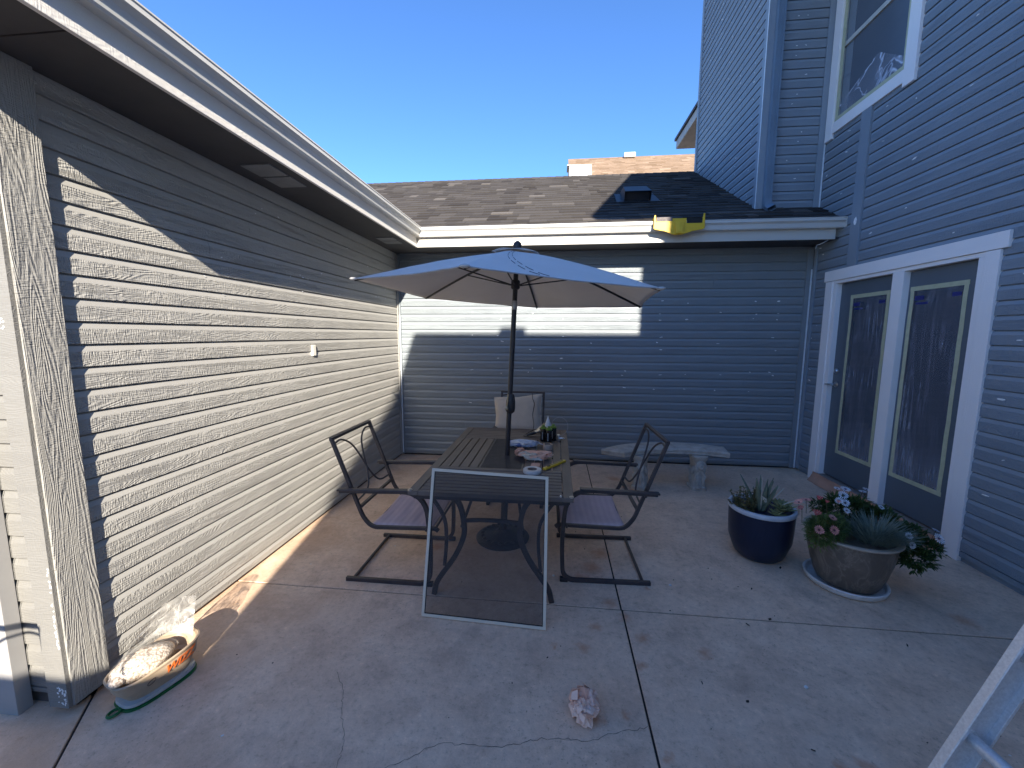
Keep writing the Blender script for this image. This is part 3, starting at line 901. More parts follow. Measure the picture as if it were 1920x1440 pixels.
def door_leaf(y0, y1, gy0, gy1, handle):
    XD = RX + 0.045
    d = MB()
    gz0, gz1 = 0.415, 2.045
    d.box(XD, XD + .04, y0, gy0, .115, 2.198); d.box(XD, XD + .04, gy1, y1, .115, 2.198)
    d.box(XD, XD + .04, gy0, gy1, .115, gz0); d.box(XD, XD + .04, gy0, gy1, gz1, 2.198)
    dd = d.build("door", m_door, house)
    p = MB(); p.box(XD + .014, XD + .018, gy0 + .001, gy1 - .001, gz0 + .001, gz1 - .001); pn = p.build("pane", m_glass, dd)
    t = MB(); w = .036; rt = random.Random(int(y0 * 100))
    X0, X1 = XD - .0022, XD - .0004
    for (a, b_, c, e) in [(gy0 - .018, gy0 - .018 + w, gz0 - .02, gz1 + .02), (gy1 + .018 - w, gy1 + .018, gz0 - .02, gz1 + .02)]:
        n = 14
        L_, R_ = [], []
        for i in range(n + 1):
            z = c + (e - c) * i / n; j = rt.uniform(-.0025, .0025)
            L_.append((X0, a + j, z)); R_.append((X0, b_ + j * .5 + rt.uniform(-.002, .002), z))
        t.add(L_ + R_, [(i, i + 1, n + 2 + i, n + 1 + i) for i in range(n)])
    t.box(X0 - .001, X1, gy0 - .02, gy1 + .02, gz0 - .022, gz0 + .014); t.box(X0 - .001, X1, gy0 - .02, gy1 + .02, gz1 - .014, gz1 + .022)
    tp = t.build("tape", m_tape, dd)
    fs = film_sheet(dd, XD - .0005, gy0 + .01, gy1 - .01, gz0 + .01, gz1 - .01, int(y1 * 10))
    k = MB()
    k.box(XD - .006, XD - .0035, gy0 + .03, gy0 + .10, 1.955, 1.985) ; k.box(XD - .006, XD - .0035, gy1 - .12, gy1 - .035, 1.95, 1.985)
    k.box(XD - .006, XD - .0035, gy1 - .16, gy1 - .05, 1.915, 1.93)
    k.build_each("blue_mark", m_bluetape, dd)
    if handle:
        h = MB()
        h.lathe([(.030, 0), (.030, .006), (.022, .012), (.012, .014), (.011, .03), (.016, .034)], (XD, 4.712, 1.125), 20, (-1, 0, 0))
        h.tube([(XD - .035, 4.712, 1.125), (XD - .05, 4.717, 1.125), (XD - .054, 4.74, 1.122), (XD - .052, 4.81, 1.118)], [.011, .010, .009, .008], 10)
        hh = h.build("handle", m_steel, dd, smooth=True)
        h = MB(); h.lathe([(.028, 0), (.028, .012), (.020, .022), (.010, .024)], (XD, 4.722, 1.270), 20, (-1, 0, 0))
        hh = h.build("deadbolt", m_steel, dd, smooth=True)
door_leaf(3.308, 3.936, 3.42, 3.885, False)
door_leaf(4.038, 4.775, 4.137, 4.602, True)
# brown masking paper draped over the threshold
def paper_strip():
    v = []; nx, nz = 60, 8
    for i in range(nz + 1):
        for j in range(nx + 1):
            y = 3.262 + (4.83 - 3.262) * j / nx
            t = i / nz
            xx = RX - 0.034 - .055 * t ** 2.0; z = .104 * (1 - t) ** .9 + .004
            wob = .012 * noise.noise(Vector((y * 7, t * 2, 3.3))) + .006 * noise.noise(Vector((y * 19, t * 5, 1)))
            v.append((xx - abs(wob) - (0.0), y, max(.003, z + wob * (0.4 + t) * .5)))
    f = [(i * (nx + 1) + j, i * (nx + 1) + j + 1, (i + 1) * (nx + 1) + j + 1, (i + 1) * (nx + 1) + j) for i in range(nz) for j in range(nx)]
    o = MB().add(v, f).build("masking_paper", simple("brown_paper", (0.55, 0.30, 0.20), .8, 0, .15, 6, .4, 12, .01), smooth=True)
    tag(o, "brown masking paper draped over the door threshold", "paper")
paper_strip()

# ---- upper window
def windowf(parent):
    X0 = RX - .024
    mb = MB(); mb.box(X0, RX + .02, 4.045, 4.165, 3.800, 5.62); f = mb.build("window_trim", m_white_z, house, bevel=.002)
    mb = MB(); mb.box(X0, RX + .02, 5.085, 5.200, 3.795, 5.62); mb.build("window_trim", m_white_z, house, bevel=.002)
    mb = MB(); mb.box(X0 + .004, RX + .02, 4.166, 5.084, 3.845, 3.955); mb.build("window_trim", m_white_y, house, bevel=.002)
    w = MB(); w.box(RX - .004, RX + .05, 4.167, 4.20, 3.957, 5.6); w.box(RX - .004, RX + .05, 5.05, 5.083, 3.957, 5.6)
    w.box(RX - .004, RX + .05, 4.20, 5.05, 3.957, 3.995); w.box(RX + .001, RX + .05, 4.20, 5.05, 4.69, 4.735)
    wf = w.build("window", simple("vinyl_almond", (0.50, 0.50, 0.46), .5), house, bevel=.002)
    def sub(o): return o
    p = MB(); p.box(RX + .020, RX + .024, 4.20, 5.05, 3.99, 5.6)
    sub(p.build("pane", simple("window_glass_sky_tint", (0.11, 0.13, 0.16), .25, 0, .1, 1.5), wf))  # grey-blue sky reflection put into the pane's base colour
    t = MB(); t.box(RX - .0065, RX - .0042, 4.172, 4.205, 3.985, 5.6); t.box(RX - .0065, RX - .0042, 5.03, 5.078, 3.985, 5.6); t.box(RX - .0075, RX - .0042, 4.172, 5.078, 3.962, 4.0)
    sub(t.build("tape", m_tape, wf))
    v = []; nx = nz = 30
    for i in range(nz + 1):
        for j in range(nx + 1):
            y = 5.04 - .83 * j / nx; s = j / nx
            top = 3.99 + .12 + .33 * s if s < .62 else 3.99 + .325 - 1.1 * (s - .62) * .55
            z = 3.985 + (top - 3.985) * i / nz
            v.append((RX + .012 - .010 * (1 + noise.noise(Vector((y * 9 + z * 6, z * 4, 7)))) * (i / nz > .0), y, z))
    f = [(i * (nx + 1) + j, i * (nx + 1) + j + 1, (i + 1) * (nx + 1) + j + 1, (i + 1) * (nx + 1) + j) for i in range(nz) for j in range(nx)]
    sub(MB().add(v, f).build("masking_film", m_film_low, wf, smooth=True, autosm=80))
windowf(house)

# ================================================================== NEIGHBOURS
nb = thing("neighbour_house", "distant neighbour house roof of tan shingles beyond the back ridge", "building", (6, 20, 0))
mb = MB(); rnd = random.Random(77)
up2 = Vector((0, 1, .80)).normalized()
shingles(mb, (0.40, 19.80, 8.75), (1, 0, 0), up2, lambda s: (0.05, 9.0), 2.85, 0.16, rnd, .2, .5, .012)
mb.build("roof", m_shingle_tan, nb, colors=True)
mb = MB(); mb.box(0.42, 9.4, 19.95, 24, 0, 8.72); mb.prism([(0.46, 19.85, 8.7), (0.46, 22.0, 10.42), (0.46, 24.2, 8.7)], (8.9, 0, 0))
mb.build("wall", m_tan_wall, nb)
mb = MB(); mb.box(0.46, 1.42, 19.60, 20.3, 8.4, 9.24); mb.build("dormer", simple("pale_dormer_wall", (0.62, 0.60, 0.58), .8), nb)
mb = MB(); mb.prism([(1.42, 19.55, 8.4), (1.46, 19.55, 8.4), (1.46, 19.55, 9.26), (.36, 19.55, 9.30), (.36, 19.55, 9.26), (1.42, 19.55, 9.22)], (0, .8, 0)); mb.build("dormer_trim", m_tan_wall, nb)
mb = MB(); mb.box(3.2, 3.75, 21.7, 22.3, 10.40, 10.62); mb.build("ridge_vent", simple("vent_white", (0.6, .58, .56), .7), nb, bevel=.03)

# unseen slab for the house behind the photographer, outlined to shade the patio
OY = -1.8 * 1.65
sil = [(.8, 1.01), (-.235, 1.01), (-.24, 1.055), (-.43, 1.055), (-.44, 1.01), (-1.129, 1.01), (-1.24, .68), (-1.29, .45), (-1.42, .05), (-1.555, -.35), (-1.66, -.80), (-1.72, -1.03), (-4.5, -1.03)]
pl = [((a + 4.97 * .303) * 1.65, OY, (b + 4.97 * .483) * 1.65) for a, b in sil]
pl = [(pl[0][0], OY, 0)] + pl + [(pl[-1][0], OY, 0)]
o = MB().prism(pl, (0, -0.12, 0)).build("house_shade_slab", m_stucco)
tag(o, "unseen pale slab behind the viewer, outlined as house and fence to shade the patio", "building")

# ================================================================== CHAIRS
m_sling = None
def sling_mat():
    m, N, L, b = new_mat("sling_mauve")
    v = coords(N, L)
    sep = N.new("ShaderNodeSeparateXYZ"); L.new(v, sep.inputs[0])
    st = maths(N, L, 'SINE', maths(N, L, 'MULTIPLY', sep.outputs[0], 150.0))
    wv = noise_n(N, L, v, 400, 2, .6)
    st2 = ramp(N, L, maths(N, L, 'ADD', maths(N, L, 'MULTIPLY', st, .3), .5), [(0.2, (0.60, 0.46, 0.47)), (0.8, (0.65, 0.51, 0.51))])
    n = noise_n(N, L, v, 6, 5, .6)
    c = mixc(N, L, .6, st2, ramp(N, L, n, [(0.3, (.82, .82, .82)), (0.7, (1.1, 1.08, 1.08))]), 'MULTIPLY')
    L.new(c, b.inputs['Base Color']); b.inputs['Roughness'].default_value = .85
    bump(N, L, b, maths(N, L, 'ADD', wv, maths(N, L, 'MULTIPLY', st, .6)), .5, .0015)
    return m
m_sling = sling_mat()
PR = [(-.0125, -.008), (.0125, -.008), (.0125, .008), (-.0125, .008)]
def make_chair(label, W=0.60, rest=True):
    """local frame: front at +x (x=0 front upright, -0.6 rear), y across, base on z=0"""
    t = thing("patio_chair", label, "chair", (0, 0, 0), "metal sling patio chairs")
    h = W / 2
    for sg in (-1, 1):
        y = sg * h
        f = MB()
        path = fillet([(-.58, y, .012), (0.0, y, .012), (.012, y, .30), (-.02, y, .645), (-.60, y, .628)], [0, .085, .2, .21, 0], 8)
        f.sweep(path, [(-.014, -.0125), (.014, -.0125), (.014, .0125), (-.014, .0125)], up=(0, 1, 0))
        f.build("side_frame", m_bronze, t, local=True, bevel=.003)
        a = MB()
        a.sweep(fillet([(-.10, y, .651), (-.22, y, .646), (-.61, y, .634)], .05, 3), [(-.021, -.006), (.021, -.006), (.021, .006), (-.021, .006)])
        a.build("armrest", m_bronze, t, local=True, bevel=.003)
        yi = y - sg * .030
        b = MB()
        b.sweep(fillet([(-.655, yi, .965), (-.46, yi, .44), (-.40, yi, .372), (.035, yi, .385), (.055, yi, .37)], [0, .05, .07, .02, 0], 6), [(-.011, -.011), (.011, -.011), (.011, .011), (-.011, .011)], up=(0, 1, 0))
        b.tube([(-.525, y + sg * .004, .61), (-.525, yi, .61)], .008, 8); b.tube([(-.02, y, .382), (-.02, yi, .382)], .008, 8)
        b.build("back_post", m_bronze, t, local=True, bevel=.002)
        ft = MB(); ft.box(-.035, .02, y - .016, y + .016, 0, .03); ft.build("foot", m_black_metal, t, local=True, bevel=.006)
    hi = h - .030
    def bp(u, v):     # back plane point; u 0..1 across, v 0..1 downwards
        p0 = Vector((-.655, 0, .965)); p1 = Vector((-.46, 0, .44))
        p = p0.lerp(p1, v); return Vector((p.x, -hi + 2 * hi * u, p.z))
    b = MB(); b.sweep([bp(0, 0) + Vector((0, -.012, 0)), bp(1, 0) + Vector((0, .012, 0))], [(-.011, -.010), (.011, -.010), (.011, .010), (-.011, .010)]); b.build("top_rail", m_bronze, t, local=True, bevel=.002)
    b = MB(); b.sweep([bp(0, .88), bp(1, .88)], [(-.009, -.009), (.009, -.009), (.009, .009), (-.009, .009)]); b.build("lower_rail", m_bronze, t, local=True)
    for s in (0, 1):
        q = [(0, .07), (.18, .055), (.36, .16), (.46, .36), (.53, .58), (.68, .76), (1, .80)]
        q = [((u if s == 0 else 1 - u), v) for u, v in q]
        b = MB(); b.tube(smoothpts([bp(u, v) for u, v in q], 5), .0065, 8); b.build("back_scroll", m_bronze, t, local=True, smooth=True)
    b = MB(); b.tube([(-.53, -h, .016), (-.53, h, .016)], .011, 8); b.build("cross_bar", m_bronze, t, local=True, smooth=True)
    b = MB(); b.tube([(-.40, -hi, .372), (-.40, hi, .372)], .009, 8); b.build("seat_bar", m_bronze, t, local=True, smooth=True); b = MB(); b.tube([(.03, -hi, .378), (.03, hi, .378)], .009, 8); b.build("seat_bar", m_bronze, t, local=True, smooth=True)
    # sling with a slight sag, hemmed
    v = []; nx, ny = 22, 16
    for i in range(nx + 1):
        for j in range(ny + 1):
            x = -.405 + .42 * i / nx; yy = (-hi + 2 * hi * j / ny)
            s = 1 - (2 * j / ny - 1) ** 2
            z = .392 - .014 * s + .0025 * math.sin(x * 60 + math.sin(yy * 7)) * s
            if j in (0, ny): z = .380
            v.append((x, yy, z))
    n = len(v)
    f = [(i * (ny + 1) + j, i * (ny + 1) + j + 1, (i + 1) * (ny + 1) + j + 1, (i + 1) * (ny + 1) + j) for i in range(nx) for j in range(ny)]
    sl = MB().add(v, f); o = sl.build("seat", m_sling, t, local=True, smooth=True, autosm=70)
    sd = o.modifiers.new("thick", 'SOLIDIFY'); sd.thickness = .004
    return t
def children(o): return [c for c in bpy.data.objects if c.parent == o]
def copy_tree(o, parent=None):
    c = o.copy(); COL.objects.link(c)
    if parent is not None: c.parent = parent
    for ch in children(o): copy_tree(ch, c)
    return c
chair = make_chair("brown metal sling chair at the left of the table, next to the sunlit wall")
chair.location = (-.800, 2.716, 0); chair.rotation_euler.z = R(0)
c2 = copy_tree(chair); c2['label'] = "brown metal sling chair right of the table, in front of the stone bench"
c2.location = (.060, 2.870, 0); c2.rotation_euler.z = PI + R(2)
c4 = copy_tree(chair); c4['label'] = "metal sling chair outside the frame whose shadow falls on the garage front"
c4.location = (-2.085, -0.475, 0); c4.rotation_euler.z = R(-90)
c3 = make_chair("metal chair behind the far end of the table, with a beige cushion on it", W=.52)
c3.location = (-.375, 3.72, 0.045); c3.rotation_euler.z = R(-92); c3.location.z = 0.0
c3.scale = (1.0, 1.0, 1.06)

# cushion against the back of the far chair
def pillow():
    v = []; n = 26
    def pt(a, b, s):
        ex = (1 - a ** 4) * (1 - b ** 4)
        th = .075 * max(0, ex) ** .5
        pin = 1 - .09 * (1 - abs(b)) * abs(a) ** 3; pin2 = 1 - .10 * (1 - abs(a)) * abs(b) ** 3
        w = .004 * noise.noise(Vector((a * 4, b * 4, s * 3)))
        x = a * .255 * pin; z = b * .205 * pin2 + (.012 * a if b > 0 else 0)
        return Vector((x, s * th + w, z))
    mbp = MB()
    for s in (-1, 1):
        v = [pt(-1 + 2 * i / n, -1 + 2 * j / n, s) for i in range(n + 1) for j in range(n + 1)]
        mbp.add(v, [(i * (n + 1) + j, i * (n + 1) + j + 1, (i + 1) * (n + 1) + j + 1, (i + 1) * (n + 1) + j) for i in range(n) for j in range(n)])
    ring = [pt(math.copysign(1, 0) * 0, 0, 0)] * 0
    rot = Matrix.Rotation(R(-17), 4, 'X') @ Matrix.Rotation(R(-2.5), 4, 'Y')
    mbp.v = [tuple((rot @ Vector(p)) + Vector((-.388, 4.205, .805))) for p in mbp.v]
    o = mbp.build("cushion", simple("beige_canvas", (0.56, 0.49, 0.42), .9, 0, .08, 8, .4, 220, .001), smooth=True, autosm=80)
    tag(o, "beige square cushion propped against the back of the far chair", "cushion")
    e = MB(); pts = []
    for k in range(80):
        u = k / 20
        if u < 1: a, b = -1 + 2 * u, -1
        elif u < 2: a, b = 1, -1 + 2 * (u - 1)
        elif u < 3: a, b = 1 - 2 * (u - 2), 1
        else: a, b = -1, 1 - 2 * (u - 3)
        pts.append((rot @ pt(a, b, 1)) + Vector((-.388, 4.205, .805)))
    e.tube(pts + [pts[0]], .004, 6); e.build("piping", simple("beige_piping", (0.58, 0.51, 0.44), .9), o, local=True, smooth=True)
pillow()

# ================================================================== TABLE
TZ = .70
TX0, TX1, TY0, TY1 = -.888, .118, 2.29, 4.02
m_slat = painted_wood("bronze_faux_wood", (0.165, 0.132, 0.112), 'y', strength=.35, dirt=.35, rough=.5)
m_slat_x = painted_wood("bronze_faux_wood_cross", (0.160, 0.128, 0.110), 'x', strength=.35, dirt=.35, rough=.5)
table = thing("patio_table", "long brown slatted metal patio table with umbrella pole through it", "table", (-.385, 3.15, 0))
mb = MB(); fw = .062; zt0, zt1 = TZ - .028, TZ
mb.box(TX0, TX0 + fw, TY0, TY1, zt0, zt1); mb.box(TX1 - fw, TX1, TY0, TY1, zt0, zt1)
mb.build_each("side_rail", m_slat, table, bevel=.003)
mb = MB(); mb.box(TX0 + fw + .0005, TX1 - fw - .0005, TY0, TY0 + .034, zt0, zt1 - .001); mb.box(TX0 + fw + .0005, TX1 - fw - .0005, TY1 - .045, TY1, zt0, zt1 - .001)
ya, yb2 = 2.775, 3.60
mb.box(TX0 + fw + .0005, TX1 - fw - .0005, ya - .05, ya, zt0, zt1 - .001); mb.box(TX0 + fw + .0005, TX1 - fw - .0005, yb2, yb2 + .05, zt0, zt1 - .001)
mb.build_each("end_rail", m_slat_x, table, bevel=.003)
mb = MB()
n = 7; a0, a1 = TY0 + .040, ya - .056; st = (a1 - a0) / n
for i in range(n): mb.box(TX0 + fw + .004, TX1 - fw - .004, a0 + i * st + .005, a0 + (i + 1) * st - .005, zt0 + .008, zt1 - .002)
mb.build("cross_slats", m_slat_x, table, bevel=.002)
mb = MB()
n = 5; a0, a1 = yb2 + .056, TY1 - .050; st = (a1 - a0) / n
for i in range(n): mb.box(TX0 + fw + .004, TX1 - fw - .004, a0 + i * st + .005, a0 + (i + 1) * st - .005, zt0 + .008, zt1 - .002)
mb.build("cross_slats", m_slat_x, table, bevel=.002)
mb = MB()
for (a0, a1) in ((TX0 + fw + .002, -.546), (-.218, TX1 - fw - .002)):
    n = 4; st = (a1 - a0) / n
    for i in range(n): mb.box(a0 + i * st + .0045, a0 + (i + 1) * st - .0045, ya + .006, yb2 - .006, zt0 + .008, zt1 - .002)
    mb.build("long_slats", m_slat, table, bevel=.002); mb = MB()
# square mesh insert: real woven strips
mb = MB()
mx0, mx1 = -.540, -.224
nx = 30; ny = 76
for i in range(nx + 1):
    x = mx0 + (mx1 - mx0) * i / nx
    mb.box(x - .0022, x + .0022, ya + .004, yb2 - .004, zt1 - .010, zt1 - .006)
for j in range(ny + 1):
    y = ya + .006 + (yb2 - ya - .012) * j / ny
    mb.box(mx0, mx1, y - .0022, y + .0022, zt1 - .0058, zt1 - .0028)
mb.box(mx0 - .004, mx0 + .010, ya, yb2, zt0 + .006, zt1 - .0022); mb.box(mx1 - .010, mx1 + .004, ya, yb2, zt0 + .006, zt1 - .0022)
mb.build("mesh_panel", m_bronze, table)
# apron and legs
mb = MB()
mb.box(TX0 + .03, TX1 - .03, TY0 + .02, TY0 + .042, zt0 - .028, zt0 - .0005); mb.box(TX0 + .03, TX1 - .03, TY1 - .042, TY1 - .02, zt0 - .028, zt0 - .0005)
mb.box(TX0 + .02, TX0 + .042, TY0 + .03, TY1 - .03, zt0 - .026, zt0 - .001); mb.box(TX1 - .042, TX1 - .02, TY0 + .03, TY1 - .03, zt0 - .026, zt0 - .001)
mb.build_each("apron", m_bronze, table)
def leg(yb_, side):
    sgn = 1 if side > 0 else -1; cxm = -.375
    P = [(.375, 0), (.345, .10), (.235, .265), (.178, .40), (.176, .50), (.198, .60), (.245, .672)]
    lg = MB(); lg.sweep(smoothpts([(cxm + sgn * x, yb_, z) for x, z in P], 5), [(-.016, -.012), (.016, -.012), (.016, .012), (-.016, .012)], up=(0, 1, 0)); 
    lg.build("leg", m_bronze, table, bevel=.003)
    P = [(.303, .20), (.288, .36), (.296, .50), (.345, .60), (.40, .672)]
    lg = MB(); lg.sweep(smoothpts([(cxm + sgn * x, yb_ + .0, z) for x, z in P], 5), [(-.010, -.009), (.010, -.009), (.010, .009), (-.010, .009)], up=(0, 1, 0)); lg.build("leg_brace", m_bronze, table, bevel=.002)
for yy in (TY0 + .05, TY1 - .06):
    leg(yy, 1); leg(yy, -1)
    s = MB(); s.sweep([(-.545, yy, .505), (-.46, yy, .512), (-.375, yy, .514), (-.29, yy, .512), (-.205, yy, .505)], [(-.010, -.010), (.010, -.010), (.010, .010), (-.010, .010)]); s.build("stretcher", m_bronze, table)
for sx in (-.565, -.185):
    for (y0, dy) in ((TY0 + .05, .24), (TY1 - .06, -.24)):
        s = MB(); s.tube([(sx, y0, .46), (sx + (.06 if sx < -.4 else -.06), y0 + dy, .668)], .010, 8); s.build("brace", m_bronze, table, smooth=True)
for (x, y) in ((TX1 - .012, TY0 + .012), (TX0 + .012, TY0 + .012), (TX1 - .075, TY0 + .016)):
    mb = MB(); mb.lathe([(.014 if x != TX1 - .075 else .007, 0), (.014 if x != TX1 - .075 else .007, .006), (.004, .010)], (x, y, TZ - .001), 14)
    mb.build("corner_cap", m_steel, table, smooth=True)

# ================================================================== UMBRELLA
UC = Vector((-0.3254, 3.12, 1.9527)); UR, UT, UTX, UTY = 1.1445, 3.5592, -.0539, -.0140
base = Vector((-.406, 3.108, 0)); top = Vector((-.300, 3.12, 2.325))
ax = (top - base).normalized()
def pole_at(z): return base + (top - base) * (z / 2.325)
umb = thing("patio_umbrella", "large grey canvas patio umbrella standing through the table", "umbrella", tuple(base))
tips = []
for k in range(6):
    a = UT + k * PI / 3
    dx, dy = UR * math.cos(a), UR * 1.0226 * math.sin(a)
    tips.append(UC + Vector((dx, dy, UTX * dx + UTY * dy)))
apex = pole_at(2.275)
def rib(k, s):
    k %= 6
    p = apex.lerp(tips[k], s)
    return p + Vector((0, 0, .026 * math.sin(PI * min(1, s)) * (1 - .35 * s)))
def canopy_pt(k, s, t):
    a, b = rib(k, s), rib(k + 1, s)
    p = a.lerp(b, t)
    sag = 4 * t * (1 - t)
    cen = apex.lerp((tips[k % 6] + tips[(k + 1) % 6]) / 2, s)
    inward = (apex - cen); inward.z = 0; inward = inward.normalized() if inward.length > 1e-4 else Vector((0, 0, 0))
    p = p - Vector((0, 0, .016 * sag * s ** 1.2)) + inward * .030 * sag * s ** 3
    p.z += .022 * sag * max(0, s - .9) * 10 * .5
    p.z += .0035 * noise.noise(p * 7) * s
    return p
def canvas_mat():
    m, N, L, b = new_mat("umbrella_canvas")
    v = coords(N, L)
    n = noise_n(N, L, v, 2.2, 6, .65, .6); n2 = noise_n(N, L, v, 14, 4, .6)
    c = ramp(N, L, n, [(0.3, (0.80, 0.76, 0.73)), (0.7, (0.88, 0.84, 0.81))])
    sp = ramp(N, L, n2, [(0.70, (1, 1, 1)), (0.78, (.72, .70, .68))])
    c = mixc(N, L, .6, c, sp, 'MULTIPLY')
    L.new(c, b.inputs['Base Color']); b.inputs['Roughness'].default_value = .9
    b.inputs['Specular IOR Level'].default_value = .15
    bump(N, L, b, noise_n(N, L, v, 500, 2, .6), .3, .0006)
    out = N["Material Output"]
    tl = N.new("ShaderNodeBsdfTranslucent"); tl.inputs[0].default_value = (0.75, .66, .60, 1)
    mx = N.new("ShaderNodeMixShader"); mx.inputs[0].default_value = .2
    L.new(b.outputs[0], mx.inputs[1]); L.new(tl.outputs[0], mx.inputs[2]); L.new(mx.outputs[0], out.inputs[0])
    return m
m_canvas = canvas_mat()
ns, nt = 22, 12
mb = MB()
for k in range(6):
    v = []
    for i in range(ns + 1):
        s = .105 + (1 - .105) * i / ns
        for j in range(nt + 1): v.append(canopy_pt(k, s, j / nt))
    mb.add(v, [(i * (nt + 1) + j, i * (nt + 1) + j + 1, (i + 1) * (nt + 1) + j + 1, (i + 1) * (nt + 1) + j) for i in range(ns) for j in range(nt)])
can = mb.build("canopy", m_canvas, umb, smooth=True, autosm=60)
sd = can.modifiers.new("thick", 'SOLIDIFY'); sd.thickness = .002
mb = MB()
for k in range(6):
    v = []
    for i in range(7):
        s = .005 + .165 * i / 6
        for j in range(9):
            p = canopy_pt(k, s, j / 8) + Vector((0, 0, .016 + (.014 * math.sin(j / 8 * PI) if i == 6 else 0)))
            v.append(p)
    mb.add(v, [(i * 9 + j, i * 9 + j + 1, (i + 1) * 9 + j + 1, (i + 1) * 9 + j) for i in range(6) for j in range(8)])
o = mb.build("vent_cap", m_canvas, umb, smooth=True, autosm=60)
sd = o.modifiers.new("thick", 'SOLIDIFY'); sd.thickness = .002
# hem and wandering stitch seams
mb = MB()
mb.tube([canopy_pt(k, 1.0, j / 12) for k in range(6) for j in range(12)] + [canopy_pt(0, 1.0, 0)], .0035, 6)
hem = mb.build("hem", simple("hem_canvas", (0.40, 0.385, 0.38), .9), umb, smooth=True)
mb = MB()
for off in (0.0, .05):
    P = [canopy_pt(1, .14 + .86 * i / 24, .12 + off + .26 * (i / 24) - .10 * math.sin(i / 24 * PI)) + Vector((0, 0, .0035)) for i in range(25)]
    for i in range(0, 24, 1):
        if i % 3 != 2: mb.tube([P[i], P[i + 1]], .0016, 5)
mb.build("stitching", m_black_metal, umb)
m_tip = simple("tip_pocket_cloth", (0.55, 0.54, 0.52), .8)
for k in (0, 1, 2):
    mb = MB(); d = (tips[k] - UC); d.z = 0; d.normalize()
    mb.ell(tips[k] + d * -.012 + Vector((0, 0, .002)), (.028, .02, .010), 10, 6)
    mb.build("tip_pocket", m_tip, umb, smooth=True)
for k in range(6):
    r_ = MB(); pts = [rib(k, s) - Vector((0, 0, .012)) for s in [.02, .15, .3, .45, .6, .75, .9, .985]]
    r_.tube(pts, .0085, 6); rr = r_.build("rib", m_black_metal, umb, smooth=True)
    s_ = MB(); s_.tube([pole_at(2.02) + (tips[k] - UC).normalized() * .03, rib(k, .47) - Vector((0, 0, .02))], .0055, 6)
    so = s_.build("strut", m_black_metal, rr, smooth=True)
mb = MB(); mb.tube([pole_at(.10), pole_at(1.86)], .0195, 20); mb.tube([pole_at(1.86), pole_at(2.27)], .0185, 20)
mb.build("pole", m_black_metal, umb, smooth=True)
mb = MB(); mb.tube([pole_at(1.835), pole_at(1.845), pole_at(1.895), pole_at(1.905)], [.019, .0215, .0215, .019], 20); mb.build("tilt_collar", simple("dull_steel", (0.35, .35, .36), .4, .8), umb, smooth=True)
mb = MB(); mb.tube([pole_at(1.99), pole_at(2.0), pole_at(2.05), pole_at(2.06)], [.025, .034, .034, .025], 16); mb.build("slider", m_black_metal, umb, smooth=True); mb = MB(); mb.tube([pole_at(2.22), pole_at(2.23), pole_at(2.26), pole_at(2.27)], [.02, .034, .034, .02], 16)
mb.build("hub", m_black_metal, umb, smooth=True)
mb = MB(); mb.tube([pole_at(2.29), pole_at(2.305), pole_at(2.33), pole_at(2.345)], [.03, .035, .028, .010], 16); mb.build("finial", m_black_metal, umb, smooth=True)
mb = MB(); pc = [pole_at(z) for z in (1.035, 1.05, 1.075, 1.13, 1.165, 1.19)]
mb.tube([p + Vector((.008, 0, 0)) for p in pc], [.020, .034, .038, .036, .030, .020], 18)
cr = mb.build("crank_housing", m_black_metal, umb, smooth=True)
mb = MB(); q = pole_at(1.115) + Vector((-.012, -.038, 0))
mb.tube([q + Vector((-.006, 0, -.035)), q + Vector((.004, -.006, .05)), q + Vector((.004, -.003, .075))], [.0065, .0055, .005], 10)
mb.lathe([(.013, 0), (.013, .008), (.006, .010)], q + Vector((-.008, -.004, -.035)), 14, (0, -1, 0))
ch = mb.build("crank_handle", simple("old_brass", (0.40, 0.33, 0.22), .4, .6), cr, smooth=True)
# base: its own weight on the slab
ub = thing("umbrella_base", "round black cast iron umbrella base under the table", "umbrella stand", (-.408, 3.108, 0))
mb = MB()
pr = [(.214, 0), (.216, .012), (.205, .022), (.19, .026), (.17, .034), (.13, .040), (.08, .048), (.05, .060), (.034, .075)]
mb.lathe(pr, (-.408, 3.108, 0), 48)
for k in range(20):
    a = 2 * PI * k / 20
    mb.ell((-.408 + .165 * math.cos(a), 3.108 + .165 * math.sin(a), .036), (.018, .018, .008), 8, 5)
mb.build("plate", m_black_metal, ub, smooth=True)
mb = MB(); mb.tube([base + ax * .06, base + ax * .40], .027, 20); mb.tube([base + ax * .385, base + ax * .405], .030, 20)
mb.build("tube", m_black_metal, ub, smooth=True)
mb = MB(); p = base + ax * .33; mb.tube([p + Vector((-.02, -.01, 0)), p + Vector((-.05, -.02, 0))], .005, 8); mb.ell(p + Vector((-.056, -.022, 0)), (.009, .013, .018), 10, 8)
mb.build("knob", m_black_metal, ub, smooth=True)

# ================================================================== WINDOW SCREEN leaning on the table
A = Vector((-.760, 2.128, 0.006)); B = Vector((-.030, 2.094, 0.006))
TL = Vector((-.720, 2.268, .858)); TR = Vector((-.030, 2.256, .838))
scr = thing("window_screen", "framed insect screen leaning against the near end of the table", "window screen", tuple((A + B) / 2))
mb = MB()
nrm = (B - A).cross(TL - A).normalized()
def fr(p0, p1, inner0, inner1, mi=0):
    mb.prism([p0, p1, inner1, inner0], nrm * .009)
def ins(P, Q, Rr, w):  # corner P moved inward by w along both edges
    return P + (Q - P).normalized() * w + (Rr - P).normalized() * w
w_ = .017
a_, b_, c_, d_ = ins(A, B, TL, w_), ins(B, A, TR, w_), ins(TR, TL, B, w_), ins(TL, TR, A, w_)
for p0, p1, q0, q1 in ((A, B, a_, b_), (B, TR, b_, c_), (TR, TL, c_, d_), (TL, A, d_, a_)): fr(p0, p1, q0, q1)
